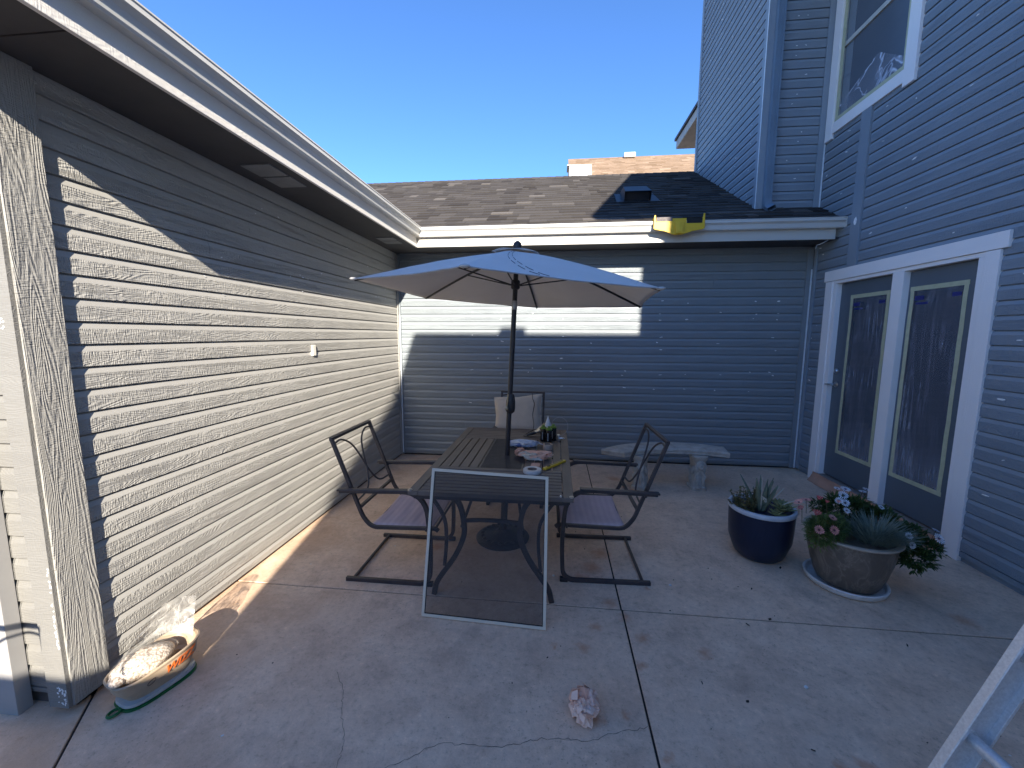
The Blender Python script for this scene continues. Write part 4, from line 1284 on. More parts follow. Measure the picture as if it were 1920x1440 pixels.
mb.build("frame", simple("screen_frame_almond", (0.66, 0.58, 0.46), .5, 0, .05, 5), scr, bevel=.0012)
sp = MB()
w2 = .021
e_ = [ins(A, B, TL, w2), ins(B, A, TR, w2), ins(TR, TL, B, w2), ins(TL, TR, A, w2)]
for p0, p1, q0, q1 in ((a_, b_, e_[0], e_[1]), (b_, c_, e_[1], e_[2]), (c_, d_, e_[2], e_[3]), (d_, a_, e_[3], e_[0])):
    sp.prism([p0 + nrm * .002, p1 + nrm * .002, q1 + nrm * .002, q0 + nrm * .002], nrm * .004)
sp.build("spline", m_dark, scr)
def screen_mesh_mat():
    m, N, L, b = new_mat("insect_mesh")
    out = N["Material Output"]
    b.inputs['Base Color'].default_value = (0.045, 0.042, 0.045, 1); b.inputs['Roughness'].default_value = .7
    tr = N.new("ShaderNodeBsdfTransparent"); mx = N.new("ShaderNodeMixShader")
    v = coords(N, L); n = noise_n(N, L, v, 3, 4, .6)
    L.new(maths(N, L, 'ADD', maths(N, L, 'MULTIPLY', n, .10), .42), mx.inputs[0])
    L.new(tr.outputs[0], mx.inputs[1]); L.new(b.outputs[0], mx.inputs[2]); L.new(mx.outputs[0], out.inputs[0])
    return m
MB().add([e_[0] + nrm * .004, e_[1] + nrm * .004, e_[2] + nrm * .004, e_[3] + nrm * .004], [(0, 1, 2, 3)]).build("mesh", screen_mesh_mat(), scr)

# ================================================================== THINGS ON THE TABLE
def crumple(name, c, r, mats, seed, flat=.6, sub=4, amp=.35, fn=None, freq=2.2):
    bm = bmesh.new(); bmesh.ops.create_icosphere(bm, subdivisions=sub, radius=1)
    rr = random.Random(seed); off = Vector((rr.uniform(0, 99), rr.uniform(0, 99), rr.uniform(0, 99)))
    pls = []
    for k in range(26):
        d = Vector((rr.gauss(0, 1), rr.gauss(0, 1), rr.gauss(0, 1))).normalized(); pls.append((d, rr.uniform(.62, .95)))
    for v in bm.verts:
        p = v.co.normalized(); s = 1.0
        for d, h in pls:                      # flat facets cut by planes
            q = p.dot(d)
            if q > 1e-3: s = min(s, h / q)
        cr_ = abs(noise.noise(p * freq + off)) * 1.6 + .6 * abs(noise.noise(p * freq * 2.3 + off))
        n_a, n_b = abs(noise.noise(p * freq + off)), abs(noise.noise(p * freq * 2.4 + off))
        s *= 1 - amp * max(0, .16 - n_a) / .16 - amp * .5 * max(0, .12 - n_b) / .12 + .10 * noise.noise(p * freq * 1.3 + off * 2)
        v.co = Vector((p.x * r[0] * s, p.y * r[1] * s, p.z * r[2] * s))
    me = bpy.data.meshes.new(name)
    for v in bm.verts:
        v.co.z = max(v.co.z, -r[2] * flat); v.co += Vector(c)
    for f in bm.faces:
        if len(mats) > 1: f.material_index = 1 if noise.noise(f.calc_center_median() * 14 + off) > .12 else 0
    for k in range(int(14 * (1 if sub < 5 else 1.5))):     # folded flaps standing off the wad
        d = Vector((rr.gauss(0, 1), rr.gauss(0, 1), abs(rr.gauss(0, .8)))).normalized(); t1 = d.orthogonal().normalized()
        t1 = Matrix.Rotation(rr.uniform(0, 6.28), 3, d) @ t1; t2 = d.cross(t1); q = rr.uniform(.62, .80); w = rr.uniform(.18, .36)
        P = [d * q - t1 * w, d * (q + .12) - t1 * w * .2 + t2 * w * rr.uniform(.5, .9), d * (q + rr.uniform(.05, .25)) + t1 * w, d * (q - .05) + t2 * -w * .8]
        vs = [bm.verts.new(Vector(c) + Vector((p.x * r[0], p.y * r[1], max(-r[2] * flat, p.z * r[2])))) for p in P]
        for tri in ((0, 1, 3), (1, 2, 3)):
            f = bm.faces.new([vs[i] for i in tri]); f.material_index = rr.choice([0, len(mats) - 1])
    bm.to_mesh(me); bm.free()
    for m_ in mats: me.materials.append(m_)
    o = bpy.data.objects.new(name, me); COL.objects.link(o)
    return o
m_paper_a = simple("kraft_paper", (0.74, 0.43, 0.31), .85, 0, .15, 12, .3, 60, .002)
m_paper_b = simple("pale_masking_tape_scrap", (0.56, 0.50, 0.42), .8, 0, .1, 20)
m_bagw = simple("white_plastic", (0.55, 0.60, 0.70), .3, 0, .1, 20, .4, 30, .003)
m_bagb = simple("blue_printed_plastic", (0.16, 0.25, 0.58), .3, 0, .2, 25, .4, 30, .003)
o = crumple("crumpled_paper", (-.135, 3.02, TZ + .030), (.150, .090, .045), [m_paper_a, m_paper_b], 2, .66, 4, .35, freq=2.4)
tag(o, "wad of torn brown paper and masking tape on the table, beside the yellow knife", "paper")
o2 = crumple("x", (-.27, 3.09, TZ + .032), (.052, .065, .040), [m_paper_a], 8, .75, 4, .4)
me2 = o2.data; o2.name = "torn_flap"; o2.parent = o
o = crumple("plastic_bag", (-.245, 3.37, TZ + .022), (.165, .075, .036), [m_bagw, m_bagb], 5, .6, 5, .45, freq=2.4)
tag(o, "white and blue plastic bag lying crumpled on the table", "bag")
# white roll of tape
tr_ = thing("tape_roll", "flat roll of white tape at the near edge of the table", "tape", (-.150, 2.715, TZ))
mb = MB(); mb.lathe([(.034, 0), (.062, 0), (.064, .003), (.064, .021), (.062, .024), (.034, .024), (.034, 0)], (-.150, 2.715, TZ), 40, cap=False); mb.build("tape", simple("white_tape", (0.62, 0.60, 0.58), .5), tr_, smooth=True)
mb = MB(); mb.lathe([(.031, .001), (.0335, .001), (.0335, .0235), (.031, .0235), (.031, .001)], (-.150, 2.715, TZ), 40, cap=False); mb.lathe([(.001, .0), (.030, .0), (.030, .010), (.001, .012)], (-.150, 2.715, TZ), 30); mb.build("core", simple("cardboard_core", (0.22, 0.17, 0.14), .9), tr_, smooth=True)
# beige roll standing
tr2 = thing("tape_roll", "thick beige roll of masking tape below the dark spray cans", "tape", (-.055, 3.29, TZ))
mb = MB(); mb.lathe([(.028, 0), (.040, 0), (.041, .002), (.041, .046), (.040, .048), (.028, .048), (.028, 0)], (-.055, 3.29, TZ), 36, cap=False); mb.build("tape", simple("beige_tape", (0.42, 0.33, 0.27), .7), tr2, smooth=True)
mb = MB(); mb.lathe([(.026, .001), (.0275, .001), (.0275, .047), (.026, .047), (.026, .001)], (-.055, 3.29, TZ), 36, cap=False); mb.build("core", simple("tape_core", (0.2, .15, .12), .9), tr2, smooth=True)
# yellow snap knife
kn = thing("utility_knife", "yellow snap blade utility knife across the table slats", "knife", (.004, 2.867, TZ))
d = Vector((.156, .222, 0)).normalized(); s_ = Vector((-d.y, d.x, 0)); c0 = Vector((.004, 2.867, TZ + .010))
mb = MB(); mb.obox(c0, d * .130, s_ * .013, (0, 0, .008)); mb.build("handle", simple("yellow_knife_plastic", (0.70, 0.46, 0.03), .4), kn, bevel=.003)
mb = MB(); mb.obox(c0 + Vector((0, 0, .0085)) + d * .01, d * .095, s_ * .003, (0, 0, .0012)); mb.obox(c0 + Vector((0, 0, .010)) - d * .075, d * .012, s_ * .006, (0, 0, .003)); mb.build("slider", m_black_metal, kn)
# spray cans
m_can = simple("glossy_black_can", (0.012, 0.012, 0.014), .18, 0, .1, 10)
m_green = simple("lime_green_cap", (0.13, 0.24, 0.03), .35)
labs = ["dark spray can with lime cap, leftmost of three on the table", "dark spray can with lime cap, nearest the viewer of the three on the table", "dark spray can, rightmost of the three on the table"]
for (x, y), lb in zip([(-.100, 3.56), (-.050, 3.51), (-.012, 3.60)], labs):
    t = thing("spray_can", lb, "can", (x, y, TZ), "dark spray cans with lime green caps on the table")
    mb = MB(); mb.lathe([(.026, 0), (.028, .003), (.028, .118), (.024, .130), (.012, .136)], (x, y, TZ), 28); mb.build("can", m_can, t, smooth=True)
    mb = MB(); mb.lathe([(.0282, .116), (.0287, .118), (.0287, .126), (.023, .131), (.014, .135), (.012, .146), (.009, .148)], (x, y, TZ), 24); mb.build("cap", m_green, t, smooth=True)
    mb = MB(); mb.box(x - .012, x - .004, y - .0287, y - .0282, TZ + .02, TZ + .09); mb.build("label_print", simple("can_label", (0.30, .30, .31), .5), t)
# work lamp lying down, cone + cord up over the cushion
wl_ = thing("clamp_lamp", "silver clamp work lamp lying beside the spray cans with a looping cord", "lamp", (-.19, 3.70, TZ))
mb = MB(); dirc = Vector((-.86, .05, -.34)).normalized()
mb.lathe([(.048, -.075), (.050, -.07), (.046, -.04), (.035, .0), (.018, .030), (.016, .05)], (-.135, 3.70, TZ + .062), 28, dirc, cap=True)
mb.build("shade", simple("lamp_aluminium", (0.55, .55, .54), .3, .9), wl_, smooth=True)
mb = MB(); mb.tube([(-.17, 3.70, TZ + .045), (-.215, 3.70, TZ + .03), (-.26, 3.70, TZ + .012)], [.016, .014, .008], 12); mb.build("socket", m_black_metal, wl_, smooth=True)
mb = MB(); mb.tube(smoothpts([(-.16, 3.70, TZ + .06), (-.20, 3.75, TZ + .05), (-.27, 3.74, TZ + .012), (-.285, 3.68, TZ + .008), (-.20, 3.66, TZ + .008), (-.12, 3.66, TZ + .01)], 6), .0035, 6)
mb.tube(smoothpts([(-.21, 3.80, TZ + .03), (-.205, 3.92, TZ + .07), (-.225, 4.06, .84), (-.215, 4.15, .93), (-.235, 4.19, .985), (-.24, 4.25, 1.035)], 6), .0035, 6)
mb.build("cord", m_black_metal, wl_, smooth=True)
# bent wire loop and putty knife in the clutter
mb = MB(); mb.tube([Vector((.045 + .075 * math.cos(a), 3.66, TZ + .115 + .085 * math.sin(a))) for a in [R(v) for v in range(-75, 200, 12)]], .0022, 6)
mb.tube([(.064, 3.66, TZ + .033), (.07, 3.65, TZ + .003), (.10, 3.64, TZ + .003)], .0022, 6)
o = mb.build("wire_loop", simple("grey_wire", (0.35, .37, .40), .4), smooth=True); tag(o, "thin bent wire loop standing behind the spray cans", "wire")
mb = MB(); mb.lathe([(.040, 0), (.041, .004), (.006, .105), (.004, .118)], (-.062, 3.66, TZ), 20); 
o = mb.build("caulk_nozzle", simple("white_nozzle", (0.60, .64, .70), .4), smooth=True)
o.location = (0, 0, 0.09)
tag(o, "pale cone tip sticking up behind the spray cans", "nozzle")
mb = MB(); mb.obox((-.105, 3.665, TZ + .095), (.022, 0, .03), (0, .004, 0), (-.018, 0, .022)); mb.obox((-.105, 3.665, TZ + .045), (.012, 0, 0), (0, .008, 0), (0, 0, .045))
o = mb.build("wood_scraper", simple("raw_wood", (0.45, .31, .17), .7), bevel=.003); tag(o, "small wooden handled scraper behind the spray cans", "scraper")
mb = MB(); mb.lathe([(.020, 0), (.021, .004), (.012, .012), (.010, .030), (.018, .036), (.016, .050), (.006, .054)], (.035, 3.60, TZ), 18)
mb.tube([(.035, 3.60, TZ + .022), (.075, 3.595, TZ + .020)], .006, 8); mb.ell((.083, 3.594, TZ + .020), (.008, .008, .008), 8, 6)
o = mb.build("metal_fitting", m_steel, smooth=True); tag(o, "small silver knob fitting right of the spray cans", "fitting")
mb = MB(); mb.obox((.0, 3.50, TZ + .0035), (.045, .0, 0), (0, .03, 0), (0, 0, .003)); 
# paper strip under the paper wad
mb = MB(); mb.add([(-.17, 2.83, TZ + .001), (-.105, 2.835, TZ + .001), (-.10, 2.90, TZ + .001), (-.165, 2.90, TZ + .001), (-.17, 2.83, TZ + .004), (-.105, 2.835, TZ + .004), (-.10, 2.90, TZ + .006), (-.165, 2.90, TZ + .008)],
                  [(0, 3, 2, 1), (4, 5, 6, 7), (0, 1, 5, 4), (1, 2, 6, 5), (2, 3, 7, 6), (3, 0, 4, 7)])
o = mb.build("paper_scrap", m_paper_a); tag(o, "small flat brown scrap between tape roll and paper wad", "paper")

# paper ball on the ground
o = crumple("paper_ball", (.148, 1.60, .058), (.086, .094, .070), [m_paper_a, simple("kraft_light", (0.85, .60, .48), .85, 0, .1, 20)], 19, .82, 4, .38, freq=1.9)
tag(o, "crumpled ball of brown masking paper on the concrete in the foreground", "paper ball")

# ================================================================== STONE BENCH
def stone_mat():
    m, N, L, b = new_mat("cast_stone")
    v = coords(N, L)
    n = noise_n(N, L, v, 9, 7, .7); n2 = noise_n(N, L, v, 60, 4, .7); n3 = noise_n(N, L, v, 3, 5, .6)
    c = ramp(N, L, n, [(0.3, (0.34, 0.31, 0.27)), (0.55, (0.50, 0.47, 0.42)), (0.75, (0.60, 0.57, 0.52))])
    c = mixc(N, L, maths(N, L, 'MULTIPLY', ramp(N, L, n3, [(.5, (0, 0, 0)), (.7, (1, 1, 1))]), .3), c, (0.22, .17, .12))
    L.new(c, b.inputs['Base Color']); b.inputs['Roughness'].default_value = .9
    bump(N, L, b, maths(N, L, 'ADD', n, maths(N, L, 'MULTIPLY', n2, .4)), .8, .006)
    return m
m_stone = stone_mat()
bench = thing("garden_bench", "curved pale stone garden bench on carved lion legs by the back wall", "bench", (1.22, 4.45, 0))
far = smoothpts([(.50, 4.30, 0), (.64, 4.45, 0), (.86, 4.585, 0), (1.10, 4.665, 0), (1.36, 4.69, 0), (1.62, 4.655, 0), (1.86, 4.56, 0)], 6)
near = smoothpts([(.73, 4.205, 0), (.83, 4.275, 0), (1.0, 4.355, 0), (1.20, 4.400, 0), (1.42, 4.405, 0), (1.62, 4.375, 0), (1.82, 4.315, 0)], 6)
n = len(far)
mb = MB()
lv = [(.372, .014), (.378, .004), (.384, .0), (.396, .004), (.402, .0), (.424, .0), (.432, .008), (.436, .018)]
cen = Vector((1.2, 4.46, 0))
loop = [p for p in near] + [p for p in far[::-1]]
m_ = len(loop); v = []
rst = random.Random(2)
dz = [0.004 * math.sin(i * 1.9) for i in range(m_)]
for (z, inset) in lv:
    for i, p in enumerate(loop):
        q = loop[(i + 1) % m_] - loop[i - 1]; nn = Vector((-q.y, q.x, 0)).normalized()
        if .38 < z < .43: inset2 = inset + dz[i]
        else: inset2 = inset
        v.append((p.x + nn.x * inset2, p.y + nn.y * inset2, z))
f = [(i * m_ + k, i * m_ + (k + 1) % m_, (i + 1) * m_ + (k + 1) % m_, (i + 1) * m_ + k) for i in range(len(lv) - 1) for k in range(m_)]
for z_i in (0, len(lv) - 1):
    for k in range(n - 1): f.append((z_i * m_ + k, z_i * m_ + k + 1, z_i * m_ + (m_ - 2 - k), z_i * m_ + (m_ - 1 - k)))
mb.add(v, f); mb.build("seat", m_stone, bench, smooth=True, autosm=35)
def lion(cx_, cy_, rz):
    mb = MB()
    rot = Matrix.Rotation(rz, 3, 'Z')
    secs = [(0, .078, .105), (.03, .080, .107), (.036, .070, .098), (.10, .066, .092), (.17, .060, .088), (.24, .062, .09), (.32, .066, .092), (.335, .074, .10), (.372, .078, .104)]
    K = 28; v = []
    rl_ = random.Random(3)
    for (z, a, b) in secs:
        for k in range(K):
            t = 2 * PI * k / K; e = .42
            x = a * math.copysign(abs(math.cos(t)) ** e, math.cos(t)); y = b * math.copysign(abs(math.sin(t)) ** e, math.sin(t))
            if .05 < z < .33:
                w = 1 - .10 * abs(math.sin(t * 5 + z * 20)); x *= w; y *= w
            v.append(rot @ Vector((x, y, z)) + Vector((cx_, cy_, 0)))
    f = [(i * K + k, i * K + (k + 1) % K, (i + 1) * K + (k + 1) % K, (i + 1) * K + k) for i in range(len(secs) - 1) for k in range(K)]
    f += [tuple(range(K))[::-1], tuple((len(secs) - 1) * K + k for k in range(K))]
    mb.add(v, f)
    def E_(c, r, n=12, m=8): mb.ell(Vector((cx_, cy_, 0)) + rot @ Vector(c), r, n, m, rot=rot)
    # head in a mane, facing -y
    for k in range(14):
        a = 2 * PI * k / 14
        E_((.046 * math.cos(a), -.088, .262 + .050 * math.sin(a)), (.016, .014, .022))
    E_((0, -.095, .265), (.036, .024, .040)); E_((0, -.118, .250), (.020, .016, .016)); E_((0, -.128, .258), (.008, .008, .006))
    E_((-.015, -.114, .277), (.009, .006, .005)); E_((.015, -.114, .277), (.009, .006, .005)); E_((0, -.113, .268), (.006, .012, .016)); E_((0, -.115, .234), (.013, .010, .006))
    for i in range(5):      # chest locks
        for sx in (-1, 1):
            E_((sx * (.010 + .010 * i), -.090, .205 - .014 * i), (.011, .012, .026))
    for sx in (-1, 1):
        E_((sx * .030, -.092, .10), (.017, .018, .075)); E_((sx * .030, -.104, .042), (.022, .022, .014))
        for q in (-1, 0, 1): E_((sx * .030 + q * .012, -.122, .038), (.006, .009, .009))
        for i in range(4): E_((sx * .062, -.05 + .03 * i, .22 - .02 * i), (.010, .014, .045))
        E_((sx * .062, .03, .09), (.012, .04, .05))
    mb.build("leg", m_stone, bench, smooth=True, autosm=50)
lion(1.545, 4.435, R(4)); lion(.935, 4.375, R(-26))

# ================================================================== POTS AND PLANTS
def blade(mb, base_, d, length, w, droop, seg=6, mi=0, fold=.3, tip=.1):
    """curved leaf strip with a folded midrib"""
    base_ = Vector(base_); d = Vector(d).normalized(); side = d.cross(Vector((0, 0, 1)))
    if side.length < .05: side = Vector((1, 0, 0))
    side.normalize(); p = base_.copy(); v = []; cur = d.copy()
    for i in range(seg + 1):
        t = i / seg; ww = w * (math.sin(PI * (.18 + .82 * t) ** .8) * .9 + .12) if tip else w
        if t == 1: ww = w * .06
        up_ = side.cross(cur).normalized()
        v += [p - side * ww + up_ * ww * fold, p.copy(), p + side * ww + up_ * ww * fold]
        p = p + cur * (length / seg)
        cur = (cur + Vector((0, 0, -droop / seg))).normalized()
    f = []
    for i in range(seg):
        f += [(i * 3, i * 3 + 1, i * 3 + 4, i * 3 + 3), (i * 3 + 1, i * 3 + 2, i * 3 + 5, i * 3 + 4)]
    mb.add(v, f, mi)
def leaf_mat(name, a, b_, rough=.55):
    m, N, L, b = new_mat(name)
    v = coords(N, L); n = noise_n(N, L, v, 25, 3, .6)
    L.new(ramp(N, L, n, [(0.35, a), (0.65, b_)]), b.inputs['Base Color']); b.inputs['Roughness'].default_value = rough
    b.inputs['Specular IOR Level'].default_value = .3
    out = N["Material Output"]; tl = N.new("ShaderNodeBsdfTranslucent"); mx = N.new("ShaderNodeMixShader"); mx.inputs[0].default_value = .18
    tl.inputs[0].default_value = (*[min(1, c * 1.6) for c in b_], 1)
    L.new(b.outputs[0], mx.inputs[1]); L.new(tl.outputs[0], mx.inputs[2]); L.new(mx.outputs[0], out.inputs[0])
    return m
m_leaf = leaf_mat("daisy_leaf", (0.035, 0.065, 0.018), (0.085, 0.13, 0.035))
m_leaf2 = leaf_mat("pink_daisy_leaf", (0.09, 0.13, 0.04), (0.17, 0.22, 0.07))
m_blue_leaf = leaf_mat("blue_grey_leaf", (0.15, 0.19, 0.15), (0.27, 0.31, 0.25), .7)
m_aloe = leaf_mat("aloe_leaf", (0.17, 0.21, 0.15), (0.27, 0.30, 0.21), .5)
m_succ = leaf_mat("succulent_leaf", (0.22, 0.24, 0.11), (0.36, 0.36, 0.18), .45)
m_brownleaf = leaf_mat("bronze_leaf", (0.12, 0.11, 0.04), (0.24, 0.21, 0.09), .6)
m_stem = simple("plant_stem", (0.12, 0.10, 0.06), .8)
m_pale_stem = simple("dry_flower_stalk", (0.66, 0.60, 0.48), .8)
m_soil = simple("potting_soil", (0.035, 0.026, 0.020), 1, 0, .4, 40, .9, 60, .01)

# blue glazed pot
BPX, BPY = 1.548, 3.075
bp_ = thing("planter_pot", "navy blue glazed pot with a white rim", "pot", (BPX, BPY, 0))
def glaze(name, a, b_, rough):
    m, N, L, b = new_mat(name)
    v = coords(N, L, (1, 1, .35)); n = noise_n(N, L, v, 7, 6, .65, .8)
    L.new(ramp(N, L, n, [(0.3, a), (0.7, b_)]), b.inputs['Base Color']); b.inputs['Roughness'].default_value = rough
    b.inputs['Specular IOR Level'].default_value = .35
    bump(N, L, b, noise_n(N, L, coords(N, L), 18, 4, .6), .25, .002)
    return m
mb = MB()
prof = [(.125, .0), (.150, .008), (.178, .035), (.198, .085), (.208, .15), (.213, .23), (.216, .31), (.217, .365)]
prof = [(r * (.94 if z < .1 else 1), z) for r, z in prof]
mb.lathe(prof, (BPX, BPY, 0), 56); mb.build("body", glaze("navy_glaze", (0.012, 0.017, 0.038), (0.022, 0.029, 0.060), .3), bp_, smooth=True)
mb = MB(); mb.lathe([(.2168, .362), (.222, .368), (.224, .384), (.219, .396), (.206, .398), (.198, .392), (.196, .35), (.150, .34)], (BPX, BPY, 0), 56, cap=False)
mb.build("rim", glaze("white_glaze_rim", (0.50, 0.53, 0.58), (0.64, 0.67, 0.72), .3), bp_, smooth=True)
mb = MB(); mb.lathe([(.001, .356), (.08, .360), (.14, .357), (.197, .352)], (BPX, BPY, 0), 40); mb.build("soil", m_soil, bp_, smooth=True)
r1 = random.Random(6)
mb = MB()
for k in range(15):
    a = r1.uniform(0, 2 * PI); lean = r1.uniform(.08, .55)
    blade(mb, (BPX - .02 + .03 * math.cos(a), BPY - .02 + .03 * math.sin(a), .355), (math.cos(a) * lean, math.sin(a) * lean, 1), r1.uniform(.16, .28), r1.uniform(.013, .020), .15, 7, 0, .45)
o = mb.build("aloe_plant", m_aloe, smooth=True, autosm=70); tag(o, "upright blue green aloe in the middle of the navy pot", "plant")
sd = o.modifiers.new("thick", 'SOLIDIFY'); sd.thickness = .005
def rosette(mb, c, R0, n, r_):
    c = Vector(c)
    for k in range(n):
        a = k * 2.39996; t = k / n
        el = .25 + 1.1 * (1 - t); d = Vector((math.cos(a) * math.cos(el * .9), math.sin(a) * math.cos(el * .9), math.sin(el * .9)))
        blade(mb, c + Vector((0, 0, .01 * (1 - t))), d, R0 * (.45 + .55 * t), R0 * .17 * (.6 + .5 * t), -.35, 5, 0, .5)
mb = MB(); rosette(mb, (BPX + .105, BPY - .085, .385), .115, 34, r1); rosette(mb, (BPX + .03, BPY - .145, .372), .075, 20, r1); rosette(mb, (BPX + .14, BPY + .02, .38), .085, 22, r1)
o = mb.build("succulent_plant", m_succ, smooth=True, autosm=70); tag(o, "pale green rosette succulents at the right side of the navy pot", "plant")
sd = o.modifiers.new("thick", 'SOLIDIFY'); sd.thickness = .004
mb = MB()
for k in range(30):
    a = r1.uniform(0, 2 * PI); q = Vector((BPX - .13 + .05 * math.cos(a), BPY - .02 + .07 * math.sin(a), .355))
    tp = q + Vector((r1.uniform(-.07, .03), r1.uniform(-.06, .05), r1.uniform(.06, .185)))
    P = smoothpts([q, q.lerp(tp, .5) + Vector((r1.uniform(-.01, .01), 0, 0)), tp], 3); mb.tube(P, .0018, 5, mi=1)
    for p in P[1:]:
        for z_ in range(4):
            dd = Vector((r1.gauss(0, 1), r1.gauss(0, 1), r1.uniform(0, 1)))
            blade(mb, p, dd, r1.uniform(.015, .026), .0065, .1, 2, 0)
o = mb.build("sedum_plant", [m_brownleaf, m_stem]); tag(o, "brownish small leaved sedum at the left side of the navy pot", "plant")
mb = MB()
for st_, dr in (([(BPX + .06, BPY - .05, .37), (BPX + .10, BPY - .08, .43), (BPX + .155, BPY - .11, .475), (BPX + .215, BPY - .13, .478), (BPX + .245, BPY - .13, .44)], 1), ([(BPX - .03, BPY - .05, .37), (BPX - .05, BPY - .09, .46), (BPX - .06, BPY - .11, .50), (BPX - .03, BPY - .12, .485)], 1),
                ([(BPX + .02, BPY, .36), (BPX + .08, BPY + .02, .46), (BPX + .14, BPY + .05, .52)], 0), ([(BPX + .0, BPY, .36), (BPX + .0, BPY + .02, .55), (BPX + .003, BPY + .02, .60)], 0), ([(BPX + .03, BPY + .02, .36), (BPX + .11, BPY + .04, .44), (BPX + .19, BPY + .08, .50)], 0)):
    P = smoothpts(st_, 5); mb.tube(P, [.0045 * (1 - .6 * i / len(P)) for i in range(len(P))], 6)
    if dr:
        for i in range(10):
            p = P[-1 - (i % 4)] + Vector((r1.uniform(-.01, .01), r1.uniform(-.01, .01), 0)); mb.tube([p, p + Vector((r1.uniform(-.008, .008), 0, -r1.uniform(.01, .025)))], .0016, 4)
o = mb.build("flower_stalks", m_pale_stem, smooth=True); tag(o, "pale dry flower stalks arching above the navy pot", "plant")

# tan oval planter on its saucer
TPX, TPY = 1.962, 2.765
pot = thing("planter_pot", "wide tan glazed bowl planter full of daisies", "pot", (TPX, TPY, .03))
def tan_glaze():
    m, N, L, b = new_mat("tan_drip_glaze")
    v = coords(N, L, (1.6, 1.6, .8)); n = noise_n(N, L, v, 5, 4, .6, 1.2)
    rg = maths(N, L, 'ABSOLUTE', maths(N, L, 'SUBTRACT', n, .5))
    c = ramp(N, L, rg, [(0.0, (0.245, 0.195, 0.150)), (0.02, (0.185, 0.145, 0.112)), (.09, (0.135, 0.105, 0.082)), (.3, (0.165, .13, .10))])
    L.new(c, b.inputs['Base Color']); b.inputs['Roughness'].default_value = .35
    bump(N, L, b, n, .4, .01)
    return m
mb = MB(); prof = [(.150, .0), (.168, .004), (.184, .03), (.207, .09), (.226, .15), (.236, .20), (.240, .235), (.243, .250)]
mb.lathe([(r, z * 1.28 + .028) for r, z in prof], (TPX, TPY, 0), 56); mb.build("body", tan_glaze(), pot, smooth=True)
mb = MB(); mb.lathe([(.2432, .276), (.256, .280), (.262, .287), (.260, .295), (.248, .298), (.230, .294), (.222, .27), (.18, .262)], (TPX, TPY, .070), 56, cap=False)
mb.build("rim", glaze("tan_rim_glaze", (0.40, 0.33, 0.25), (0.50, 0.42, 0.34), .35), pot, smooth=True)
mb = MB(); mb.lathe([(.001, .272), (.1, .276), (.223, .268)], (TPX, TPY, .070), 40); mb.build("soil", m_soil, pot, smooth=True)
mb = MB(); mb.lathe([(.18, 0), (.205, .004), (.222, .018), (.230, .044), (.225, .050), (.214, .046), (.204, .020), (.18, .013), (.001, .012)], (1.955, 2.770, 0), 56)
o = mb.build("plant_saucer", glaze("saucer_glaze", (0.58, 0.52, 0.46), (0.82, 0.80, 0.78), .5), smooth=True); tag(o, "chipped white round saucer under the tan bowl planter", "saucer")

def foliage(mb, cen_, rad, count, rr, lw, ll, tilt=.4):
    """lobed small leaves on shell and inside a lumpy volume"""
    cen_ = Vector(cen_)
    for k in range(count):
        d = Vector((rr.gauss(0, 1), rr.gauss(0, 1), rr.gauss(0, 1) + .3)).normalized()
        s = rr.uniform(.35, 1) ** .5
        lump = .78 + .45 * noise.noise(d * 2.2 + cen_ * 3)
        p = cen_ + Vector((d.x * rad[0], d.y * rad[1], d.z * rad[2])) * s * lump
        dd = (d + Vector((rr.gauss(0, tilt), rr.gauss(0, tilt), rr.gauss(0, tilt) + .25)))
        blade(mb, p, dd, rr.uniform(.7, 1.2) * ll, rr.uniform(.7, 1.2) * lw, .5, 3, 0, .3)
def daisy(mb, c, nrm_, r_, np_, rr, mi_p, mi_c, cup=.1):
    c = Vector(c); nrm_ = Vector(nrm_).normalized(); q = Vector((0, 0, 1)).rotation_difference(nrm_).to_matrix()
    a0 = rr.uniform(0, 1)
    for k in range(np_):
        a = a0 + 2 * PI * k / np_; h = PI / np_ * .78; L1 = r_ * rr.uniform(.88, 1.05)
        pts = [(.22 * r_, a - h * .5, 0), (.22 * r_, a + h * .5, 0), (.75 * L1, a + h * .85, cup * r_), (L1, a, cup * r_ * .9), (.75 * L1, a - h * .85, cup * r_)]
        mb.add([c + q @ Vector((l * math.cos(t), l * math.sin(t), z)) for l, t, z in pts], [(0, 1, 2, 3, 4)], mi_p)
    mb.ell(c + nrm_ * .001, (.20 * r_, .20 * r_, .12 * r_), 10, 6, mi_c)
m_white_p = simple("white_petal", (0.78, .80, .84), .6); m_pink_p = simple("salmon_petal", (0.85, 0.33, 0.28), .6, 0, .15, 60); m_red_p = simple("coral_bud", (0.6, .12, .12), .6)
m_pink_c = simple("dark_daisy_eye", (0.14, 0.03, 0.07), .8); m_eye = simple("daisy_eye_blue", (0.10, .08, .16), .8)

rr = random.Random(14)
